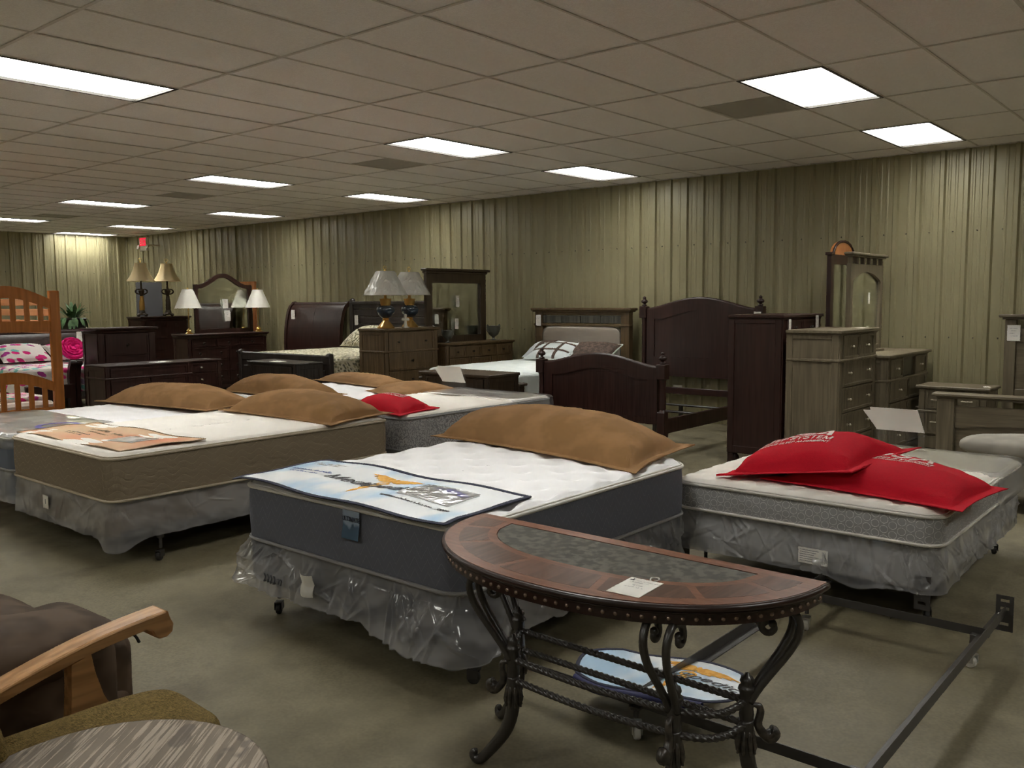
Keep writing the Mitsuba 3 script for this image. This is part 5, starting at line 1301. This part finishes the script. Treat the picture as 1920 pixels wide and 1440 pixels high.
def urn(label, x, y, z, s=1.0):
    t = Thing('urn', label, 'urn', 'dark trophy urns')
    pr = [(0, 0), (.040, 0), (.042, .008), (.020, .018), (.014, .034), (.022, .045), (.060, .075), (.078, .115), (.082, .155), (.090, .180), (.084, .182), (.074, .155), (.0, .10)]
    t.part('bowl', lathe([(r*s, q*s) for r, q in pr], 24, x, y, z), 'm_urn', smooth=40)
    for sg_ in (-1, 1):
        p = spline([(x+sg_*s*a, y, z+s*b) for a, b in ((.082, .165), (.112, .195), (.125, .165), (.110, .115), (.076, .100))], 20)
        t.part('handle', sweep(p, .006*s, 6), 'm_urn', smooth=True)
urn('dark two-handled urn at the right end of the long brown dresser', 9.62, 8.50, .975, 1.15)
urn('dark two-handled urn on the long brown dresser beside the chest with lamps', 8.68, 8.50, .975, .95)
def lamp_M(x, y, z, s):
    M = mat4(x, y, z); M[:3, :3] *= s; return M
def blue_lamp(label, x, y, z):
    t = Thing('table_lamp', label, 'table lamp', 'blue and gold lamps with wrapped shades', M=lamp_M(x, y, z, 1.28)); x = y = z = 0.0
    t.part('base', lathe([(0, 0), (.085, 0), (.088, .010), (.075, .022), (.062, .040), (.042, .062), (.030, .080), (.036, .086), (.028, .095), (.034, .105)], 24, x, y, z), 'm_gold', smooth=40)
    t.part('body', lathe([(.034, .104), (.060, .122), (.085, .155), (.092, .185), (.084, .212), (.060, .226), (.045, .230)], 24, x, y, z), 'm_bluelamp', smooth=True)
    t.part('collar', lathe([(.045, .229), (.052, .250), (.056, .285), (.064, .296), (.030, .300), (.014, .306), (.014, .345)], 24, x, y, z), 'm_lampgold', smooth=40)
    sh = [(.090, .570), (.212, .335)]
    t.part('shade', lathe([(.212, .335), (.090, .570)], 40, x, y, z), 'm_shade_white', smooth=True)
    th = np.linspace(0, 2*np.pi, 90); v = np.linspace(0, 1, 30)
    Th, V_ = np.meshgrid(th, v, indexing='ij')
    n_ = meshkit.fbm(np.stack([np.cos(Th)*5+x*9, np.sin(Th)*5, V_*2.2], -1), 3)
    R_ = .214+(.090-.212)*V_+.010*np.clip(1-np.abs(2*n_-1)*2.2, 0, 1)**2+.002
    Gs = np.stack([x+R_*np.cos(Th), y+R_*np.sin(Th), z+.333+.240*V_], -1)
    t.part('plastic_wrap', grid(Gs), 'm_film_clear', smooth=True, of=t.key+'__shade')
    t.part('finial', cat(lathe([(.006, .57), (.010, .58), (.004, .59)], 10, x, y, z), sweep([(x+.018*math.cos(a), y, z+.608+.018*math.sin(a)) for a in np.linspace(0, 6.283, 16, endpoint=False)], .003, 6, closed=True)), 'm_brass', smooth=True)
    t.part('harp', sweep(spline([(x-.03, y, z+.34), (x-.055, y, z+.45), (x, y, z+.57), (x+.055, y, z+.45), (x+.03, y, z+.34)], 20), .003, 6), 'm_brass')
blue_lamp('blue and gold table lamp with a plastic-wrapped shade, left of the white cross', 7.70, 8.66, 1.20)
blue_lamp('blue and gold table lamp with a plastic-wrapped shade, right of the white cross', 8.20, 8.74, 1.20)
t = Thing('cross', 'small white standing cross between the two blue lamps', 'cross', M=mat4(7.97, 8.58, 1.20))
cr = shapely.union_all([sg.Polygon([(-.040, 0), (.040, 0), (.022, .03), (.014, .06), (.013, .16), (-.013, .16), (-.014, .06), (-.022, .03)]), sg.box(-.045, .098, .045, .122), sg.Point(-.045, .11).buffer(.017), sg.Point(.045, .11).buffer(.017), sg.Point(0, .162).buffer(.018)])
t.part('figure', upright(cr.buffer(-.003).buffer(.003), -.011, .011), 'm_ceramic', smooth=30)
t.part('foot', cb(-.045, .045, -.025, .025, 0, .012, .004), 'm_ceramic')

# --- dark beds farther along
t = Thing('bed', 'king bed with dark slatted headboard and dark footboard under the cream leafy comforter', 'bed')
X, y0, y1 = 9.30, 9.02, 11.08
YH = y1+.26
for y in (y0, YH-.08): t.part('headboard_post', cat(cb(X, X+.08, y, y+.08, 0, 1.54, .006), ball(.045, X+.04, y+.04, 1.56, 8)), 'm_espresso')
for z in np.arange(.62, 1.5, .115): t.part('headboard_slat', cb(X+.015, X+.055, y0+.08, YH-.08, z, z+.113, .010), 'm_espresso')
t.part('headboard_top', cat(cb(X-.015, X+.10, y0+.08, YH-.08, 1.50, 1.55, .012)), 'm_espresso')
XF = 7.06
for y in (y0, y1-.07): t.part('footboard_post', cat(cb(XF, XF+.07, y, y+.07, 0, .84, .006), mv(lathe([(0, -.035), (.04, -.03), (.045, 0), (.04, .03), (0, .035)], 12), XF+.03, y+.035, .85, rx=90)), 'm_espresso', smooth=40)
t.part('footboard_rail', cat(cb(XF+.01, XF+.06, y0+.07, y1-.07, .74, .86, .012), cb(XF+.01, XF+.06, y0+.07, y1-.07, .20, .32, .006)), 'm_espresso')
ys = np.linspace(y0+.07, y1-.07, 5)
for a, b in zip(ys[:-1], ys[1:]): t.part('footboard_panel', cat(cb(XF+.025, XF+.05, a, b, .32, .74, .003), cb(XF+.012, XF+.03, a+.05, b-.05, .39, .67, .012)), 'm_espresso')
for y in (y0+.01, y1-.04): t.part('side_rail', cb(XF+.07, X, y, y+.03, .22, .42, .004), 'm_espresso')
t = Thing('mattress', 'mattress under the cream leafy comforter', 'mattress')
t.part('body', cb(7.20, 9.26, y0+.10, y1-.10, .45, .80, .06), 'm_tick_cream'); t.part('box_base', cb(7.20, 9.26, y0+.10, y1-.10, .22, .45, .01), 'm_navy')
bedding('comforter', 'cream comforter with dark leaf print on the king bed', 'comforter', 7.17, 9.22, y0+.07, y1-.07, .83, .42, 'm_cream_floral', 5.0, puff=.06, wav=.02)
for y, lb in ((9.42, 'cream leaf-print pillow on the king bed, beside the brown chest'), (10.4, 'cream leaf-print pillow on the king bed, farther from the brown chest')):
    sham(lb, [(8.62, y+.36, .87), (8.62, y-.36, .87), (9.10, y-.36, 1.15), (9.10, y+.36, 1.15)], .12, 'm_cream_floral', y, group='leaf-print pillows')
hang_tag('white tag on the dark slatted headboard', 9.295, 11.16, 1.33, '-x', w=.085, h=.16)
cabinet('nightstand', 'low black nightstand in front of the king footboard', 'nightstand', place('-x', 6.50, 9.46), 1.0, .40, .80, 'm_espresso', [(.24, 1, 1), (.24, 1, 1)], knob='cone', plinth=.12, top=(.025, .02))
single('paper_slip', mv(cb(-.06, .06, -.09, .09, 0, .0015, .0004), 6.62, 9.50, .8005, rz=8), 'm_paper', 'white slip of paper lying on the low black nightstand', 'paper')
# sleigh headboard standing against the wall
t = Thing('sleigh_headboard', 'dark sleigh headboard with two panels standing against the steel wall', 'headboard')
y0, y1, X = 12.02, 13.60, 9.66
sl = spline([(0, .0), (.0, .4), (.0, .80), (.02, 1.10), (.07, 1.33), (.13, 1.46), (.20, 1.505)], 30)
def sleigh(t, X, y0, y1, crv, mat, nm, divide=True, cap_r=.038):
    c = np.asarray(crv); nrm = np.gradient(c, axis=0); nrm = np.c_[-nrm[:, 1], nrm[:, 0]]; nrm /= np.linalg.norm(nrm, axis=1, keepdims=True)
    th = .02
    def slabp(a, b, t0, t1):
        o = np.vstack([c+nrm*t0, (c+nrm*t1)[::-1]]); v, f = upright(sg.Polygon(o).buffer(0), a, b)
        return np.c_[X+v[:, 0], v[:, 1], v[:, 2]], f
    for a in (y0, y1-.06): t.part(nm+'_post', cat(slabp(a, a+.06, -.035, .035), sweep([(X+c[-1, 0], a-.005, c[-1, 1]), (X+c[-1, 0], a+.065, c[-1, 1])], cap_r*1.35, 14)), mat, smooth=40)
    ys = [y0+.06, (y0+y1)/2, y1-.06] if divide else [y0+.06, y1-.06]
    for a, b in zip(ys[:-1], ys[1:]): t.part(nm+'_panel', slabp(a+.003, b-.003, -.012, .012), mat, smooth=40)
    t.part(nm+'_scroll', sweep([(X+c[-1, 0], y0, c[-1, 1]), (X+c[-1, 0], y1, c[-1, 1])], cap_r, 14), mat, smooth=40)
sleigh(t, X, y0, y1, sl, 'm_cherry', 'headboard')
hang_tag('white tag near the left post of the dark sleigh headboard', X+.035, 13.40, 1.405, '-x', w=.11, h=.17)
# dresser with arched mirror and white-shaded lamps
cabinet('dresser', 'dark cherry dresser under the arched mirror', 'dresser', place('-y', 8.80, 14.10), 1.56, .48, 1.005, 'm_cherry', [(.13, 3, 1), (.22, 2, 2), (.22, 2, 2), (.2, 2, 2)], knob='ring', plinth=.09, ogee=True, top=(.028, .03))
t = Thing('mirror', 'dark arched mirror on the cherry dresser', 'mirror', M=mat4(8.97, 14.50, 1.005))
def archpoly(w, h, dh, b):
    x = np.linspace(-w/2, w/2, 50); u = (x/w+.5)
    z = h+dh*np.clip(.5-.5*np.cos(2*np.pi*np.clip((u-.10)/.80, 0, 1)), 0, 1)**.8
    return sg.Polygon([(-w/2, b)]+list(zip(x, z))+[(w/2, b)])
po = archpoly(1.16, .865, .20, .0); pi_ = po.buffer(-.07)
t.part('frame', upright(po.difference(pi_), -.03, .02), 'm_cherry', smooth=30)
t.part('glass', upright(po.buffer(-.06), .0, .004), 'm_mirror')
t.part('backing', upright(po.buffer(-.02), .02, .03), 'm_espresso')
hang_tag('white tag hung high on the arched mirror glass', 8.99, 14.462, 1.61, h=.17, w=.11)
hang_tag('white tag hung low on the arched mirror glass', 9.02, 14.462, 1.40, h=.19, w=.12, tilt=-4)
def white_lamp(label, x, y, z):
    t = Thing('table_lamp', label, 'table lamp', 'brass lamps with white shades', M=lamp_M(x, y, z, 1.13)); x = y = z = 0.0
    t.part('base', lathe([(0, 0), (.060, 0), (.062, .012), (.040, .020), (.026, .034), (.040, .050), (.030, .066), (.010, .078), (.014, .090), (.0, .10)], 20, x, y, z), 'm_brass', smooth=40)
    t.part('column', lathe([(.022, .09), (.026, .20), (.022, .36)], 16, x, y, z), 'm_glass', smooth=True)
    t.part('rod', lathe([(.005, .09), (.005, .40), (.012, .41), (.012, .44)], 10, x, y, z), 'm_brass')
    t.part('shade', lathe([(.200, .395), (.080, .685)], 36, x, y, z), 'm_shade_white', smooth=True)
    t.part('finial', ball(.012, x, y, z+.70, 6), 'm_brass', smooth=True)
white_lamp('brass lamp with a white cone shade at the left end of the cherry dresser', 8.16, 14.30, 1.005)
white_lamp('brass lamp with a white cone shade at the right end of the cherry dresser', 9.54, 14.26, 1.005)
t = Thing('mirror', 'orange-brown wooden mirror frame against the wall behind the arched mirror', 'mirror', M=mat4(9.90, 15.28, .0, rz=-90))
t.part('frame', upright(sg.box(-.42, .55, .42, 1.95).difference(sg.box(-.33, .64, .33, 1.86)), -.02, .02), 'm_orangewood')
t.part('glass', upright(sg.box(-.34, .63, .34, 1.87), .0, .004), 'm_mirror')
t.part('leg', cat(cb(-.42, -.34, -.02, .02, 0, .56, .004), cb(.34, .42, -.02, .02, 0, .56, .004)), 'm_orangewood')
# tall dark chest with bell-shade lamps, dark slab behind
cabinet('chest_of_drawers', 'dark cherry chest carrying the two bell-shade lamps near the far corner', 'chest', place('-y', 8.925, 16.50), .98, .52, 1.285, 'm_cherry', [(.12, 2, 1), (.22, 1, 2), (.22, 1, 2), (.22, 1, 2), (.2, 1, 2)], knob='ring', plinth=.09, ogee=True, top=(.028, .03))
def bell_lamp(label, x, y, z, gold):
    t = Thing('table_lamp', label, 'table lamp', 'bronze lamps with bell shades', M=lamp_M(x, y, z, 1.30)); x = y = z = 0.0
    t.part('base', cat(lathe([(0, .02), (.085, .02), (.088, .032), (.060, .045), (.046, .060), (.044, .085), (.034, .095)], 8, x, y, z), *[ball(.022, x+.075*math.cos(a), y+.075*math.sin(a), z+.020, 6) for a in (.4, 2., 3.5, 5.1)]), 'm_lampbronze', smooth=40)
    t.part('column', lathe([(.034, .094), (.040, .13), (.036, .22), (.026, .285), (.030, .295), (.020, .31)], 16, x, y, z), 'm_lampgold' if gold else 'm_lampbronze', smooth=True)
    t.part('urn', lathe([(.020, .308), (.028, .33), (.044, .38), (.040, .40), (.018, .415), (.012, .46), (.012, .55)], 16, x, y, z), 'm_lampbronze', smooth=True)
    for s in (-1, 1): t.part('handle', sweep(spline([(x+s*.03, y, z+.335), (x+s*.085, y, z+.355), (x+s*.090, y, z+.39), (x+s*.04, y, z+.41), (x+s*.02, y, z+.40)], 16), .010, 6), 'm_lampbronze', smooth=True)
    v = np.linspace(0, 1, 16); r = .21-(.21-.075)*(1-(1-v)**1.9)
    r = np.array([.205*(1-a)**1.7+.085*(1-(1-a)**1.7) for a in v]); th = np.linspace(0, 2*np.pi, 57)
    sc = 1+.03*np.cos(8*th)
    G = np.stack([np.stack([x+r[i]*sc*np.cos(th), y+r[i]*sc*np.sin(th), np.full(57, z+.53+.27*v[i])], -1) for i in range(16)])
    t.part('shade', grid(G.transpose(1, 0, 2)), 'm_shade_cream', smooth=True)
    t.part('finial', cat(ball(.012, x, y, z+.815, 6), sweep([(x+.022*math.cos(a), y, z+.85+.022*math.sin(a)) for a in np.linspace(0, 6.283, 14, endpoint=False)], .004, 5, closed=True)), 'm_brass', smooth=True)
bell_lamp('bronze lamp with a cream bell shade, left of the pair on the dark chest', 8.60, 16.78, 1.285, True)
bell_lamp('bronze lamp with a cream bell shade, right of the pair on the dark chest', 9.10, 16.70, 1.285, False)
t = Thing('panel', 'tall dark grey board standing behind the bell-shade lamps', 'board', M=mat4(9.55, 18.3, 0, rz=-20))
t.part('board', cb(-.26, .26, -.03, .03, .05, 1.99, .006), 'm_greypanel'); t.part('foot', cat(cb(-.26, -.18, -.15, .15, 0, .05, .006), cb(.18, .26, -.15, .15, 0, .05, .006)), 'm_greypanel')
# cherry chest, low chest, pink bed, planter, bunk bed
cabinet('chest_of_drawers', 'dark cherry chest with a flared top right of the pink flowered bed', 'chest', place('-y', 6.155, 12.50), .84, .46, 1.20, 'm_cherry', [(.30, 1, 1), (.25, 1, 2), (.25, 1, 2), (.2, 1, 2)], knob='ring', plinth=.09, ogee=True, top=(.026, .03), post=.09)
cabinet('low_chest', 'low dark chest with a moulded rail in front of the flared cherry chest', 'chest', place('-y', 5.70, 11.0), 1.16, .52, .765, 'm_cherry', [(.14, 1, 0), (.24, 2, 1), (.2, 2, 1)], knob='ring', plinth=.09, waist=.60, ogee=False, top=(.02, .012))
single('paper_slip', mv(cb(-.12, .12, -.10, .10, 0, .0015, .0004), 5.95, 11.2, .7655, rz=12), 'm_paper', 'white sheets of paper on the low dark chest', 'paper')
cabinet('nightstand', 'dark nightstand right of the low dark chest', 'nightstand', place('-y', 6.72, 11.5), .62, .42, .735, 'm_cherry', [(.14, 1, 1), (.2, 1, 1), (.16, 1, 1)], knob='cone', plinth=.09, top=(.022, .02))
t = Thing('bed', 'dark sleigh bed with pink and white flowered bedding behind the bunk bed', 'bed')
sh = spline([(0, .0), (.0, .35), (.0, .66), (.02, .86), (.06, 1.02), (.11, 1.10)], 24)
t.M = mat4(5.72, 14.62, 0, rz=90); sleigh(t, 0, -.82, .82, sh, 'm_cherry', 'headboard', divide=False)
t.M = None
for x in (4.96, 6.32): t.part('side_rail', cb(x, x+.03, 13.0, 14.6, .20, .40, .004), 'm_cherry')
t.part('end_rail', cb(4.93, 5.60, 12.97, 13.01, .20, .40, .004), 'm_cherry')
sfo = spline([(0, 0), (.0, .3), (.01, .52), (.05, .66), (.09, .705)], 20)
t.M = mat4(5.62, 13.01, 0, rz=-90); sleigh(t, 0, -.10, .06, sfo, 'm_cherry', 'footboard', divide=False, cap_r=.03)
t.M = None
t = Thing('mattress', 'mattress under the pink flowered comforter', 'mattress')
t.part('body', cb(5.0, 6.28, 13.06, 14.55, .38, .60, .05), 'm_tick_white'); t.part('box_base', cb(5.0, 6.28, 13.06, 14.55, .20, .38, .01), 'm_side_silver_box')
bedding('comforter', 'white comforter with pink and purple flowers on the dark sleigh bed', 'comforter', 4.98, 6.28, 13.09, 14.5, .635, .30, 'm_pink_floral', 8.0, puff=.05, wav=.02)
sham('flowered pink and white pillow on the dark sleigh bed', [(5.02, 13.95, .69), (5.72, 13.95, .69), (5.72, 14.40, .92), (5.02, 14.40, .92)], .12, 'm_pink_floral', 21., group=None)
sham('flowered white pillow behind the round pink cushion', [(5.74, 13.95, .69), (6.30, 13.95, .69), (6.30, 14.42, .90), (5.74, 14.42, .90)], .12, 'm_pink_floral', 23., group=None)
t = Thing('cushion', 'round hot pink rose-shaped cushion on the flowered bed', 'cushion', M=mat4(5.92, 13.76, .86, rx=55))
t.part('pad', lathe([(0, -.05), (.12, -.045), (.175, -.02), (.185, .0), (.17, .03), (.10, .05), (0, .055)], 36), 'm_hotpink', smooth=True)
for r, n in ((.155, 11), (.115, 8), (.075, 6), (.035, 4)):
    for k in range(n):
        a = 2*math.pi*(k+.5*(n % 2))/n
        t.part('petal', mv(ball(.040+.02*(r > .1), 0, 0, 0, 6, 1.0, .28, .62), r*math.cos(a), r*math.sin(a), .045+.02*(.16-r)/.16, rz=math.degrees(a)+90, rx=24), 'm_hotpink', smooth=True)
hang_tag('white tag hung on the corner of the dark sleigh headboard by the flared chest', 6.40, 14.54, 1.10, '-y', w=.13, h=.19)
# planter on a stand
t = Thing('potted_plant', 'trailing green plant in a dark square planter behind the bunk bed', 'potted plant')
px, py = 7.62, 17.6
t.part('planter', cat(cb(px-.17, px+.17, py-.17, py+.17, 0.96, 1.25, .01), cb(px-.185, px+.185, py-.185, py+.185, 1.235, 1.27, .008)), 'm_espresso')
t.part('stand', cat(cb(px-.20, px+.20, py-.20, py+.20, .92, .96, .006), *[cb(px+a*.16-.02, px+a*.16+.02, py+b*.16-.02, py+b*.16+.02, 0, .92, .004) for a in (-1, 1) for b in (-1, 1)]), 'm_espresso')
r = random.Random(11)
for k in range(90):
    a = r.uniform(0, 6.283); el = r.uniform(-.3, 1.3); L = r.uniform(.10, .34)*(1.1 if el > .4 else 1.3)
    b0 = np.array([px+.12*math.cos(a)*r.random(), py+.12*math.sin(a)*r.random(), 1.26])
    d = np.array([math.cos(a)*math.cos(el), math.sin(a)*math.cos(el), math.sin(el)])
    e_ = b0+d*L; 
    if el < .3: b0 = np.array([px+.2*math.cos(a), py+.2*math.sin(a), 1.28]); e_ = b0+np.array([math.cos(a)*.10, math.sin(a)*.10, -L*.8])
    m_ = (b0+e_)/2+[0, 0, .05]; pth = spline([b0, m_, e_], 7)
    sd = np.cross(e_-b0, [0, 0, 1.]); sd /= np.linalg.norm(sd)+1e-9
    w = np.array([.004, .012, .026, .034, .030, .017, .001])*r.uniform(.8, 1.2)
    G = np.stack([pth-sd*w[:, None], pth+[0, 0, -.004], pth+sd*w[:, None]], 1)
    t.part('leaf', grid(G), 'm_leaf', smooth=True)
# bunk bed
t = Thing('bunk_bed', 'orange pine bunk bed with arched slatted ends at the left edge', 'bunk bed')
bx0, bx1, yA, yB = 2.98, 4.03, 9.60, 11.62
def bunk_end(y, nm):
    for x in (bx0, bx1-.10): t.part(nm+'_post', cb(x, x+.10, y, y+.055, 0, 1.685, .006), 'm_pine')
    for z0_, zc, h_, z_lo in ((1.60, 1.60, .13, 1.26), (.74, .74, .12, .36)):
        x = np.linspace(bx0+.10, bx1-.10, 30); u = np.linspace(0, 1, 30)
        zt = zc+.0+h_*np.sin(np.pi*u)**1.0; zb = zt-.10-.02*np.sin(np.pi*u)
        pg = sg.Polygon(list(zip(x, zt))+list(zip(x[::-1], zb[::-1]))); t.part(nm+'_arch', upright(pg, y+.012, y+.042), 'm_pine', smooth=30)
        t.part(nm+'_rail', cb(bx0+.10, bx1-.10, y+.012, y+.042, z_lo, z_lo+.115, .004), 'm_pine')
        for k in range(6):
            xx = bx0+.10+(bx1-bx0-.2)*(k+.75)/6.4; zz = zc+h_*math.sin(math.pi*(xx-bx0-.1)/(bx1-bx0-.2))-.11
            t.part(nm+'_slat', cb(xx-.026, xx+.026, y+.018, y+.036, z_lo+.115, zz+.02, .004), 'm_pine')
bunk_end(yA, 'near_end'); bunk_end(yB, 'far_end')
for x in (bx0+.02, bx1-.05):
    for z in (1.235, .355): t.part('side_rail', cb(x, x+.028, yA+.055, yB, z, z+.14, .005), 'm_pine_pale')
    for z in (1.42, 1.53): t.part('guard_rail', cb(x, x+.022, yA+.055, yB, z, z+.075, .005), 'm_pine_pale')
for z in (1.26, .38):
    for y in np.linspace(yA+.2, yB-.2, 7): t.part('bed_slat', cb(bx0+.05, bx1-.05, y-.04, y+.04, z, z+.02, .003), 'm_pine_pale')
t = Thing('mattress', 'thin pale mattress on the lower bunk', 'mattress')
t.part('body', cb(bx0+.06, bx1-.06, yA+.08, yB-.03, .402, .53, .03), 'm_tick_cream')
single('blanket', cb(bx0+.07, bx1-.08, yA+.25, yA+.85, .532, .575, .02), 'm_pink_floral', 'folded pink blanket on the lower bunk', 'blanket')
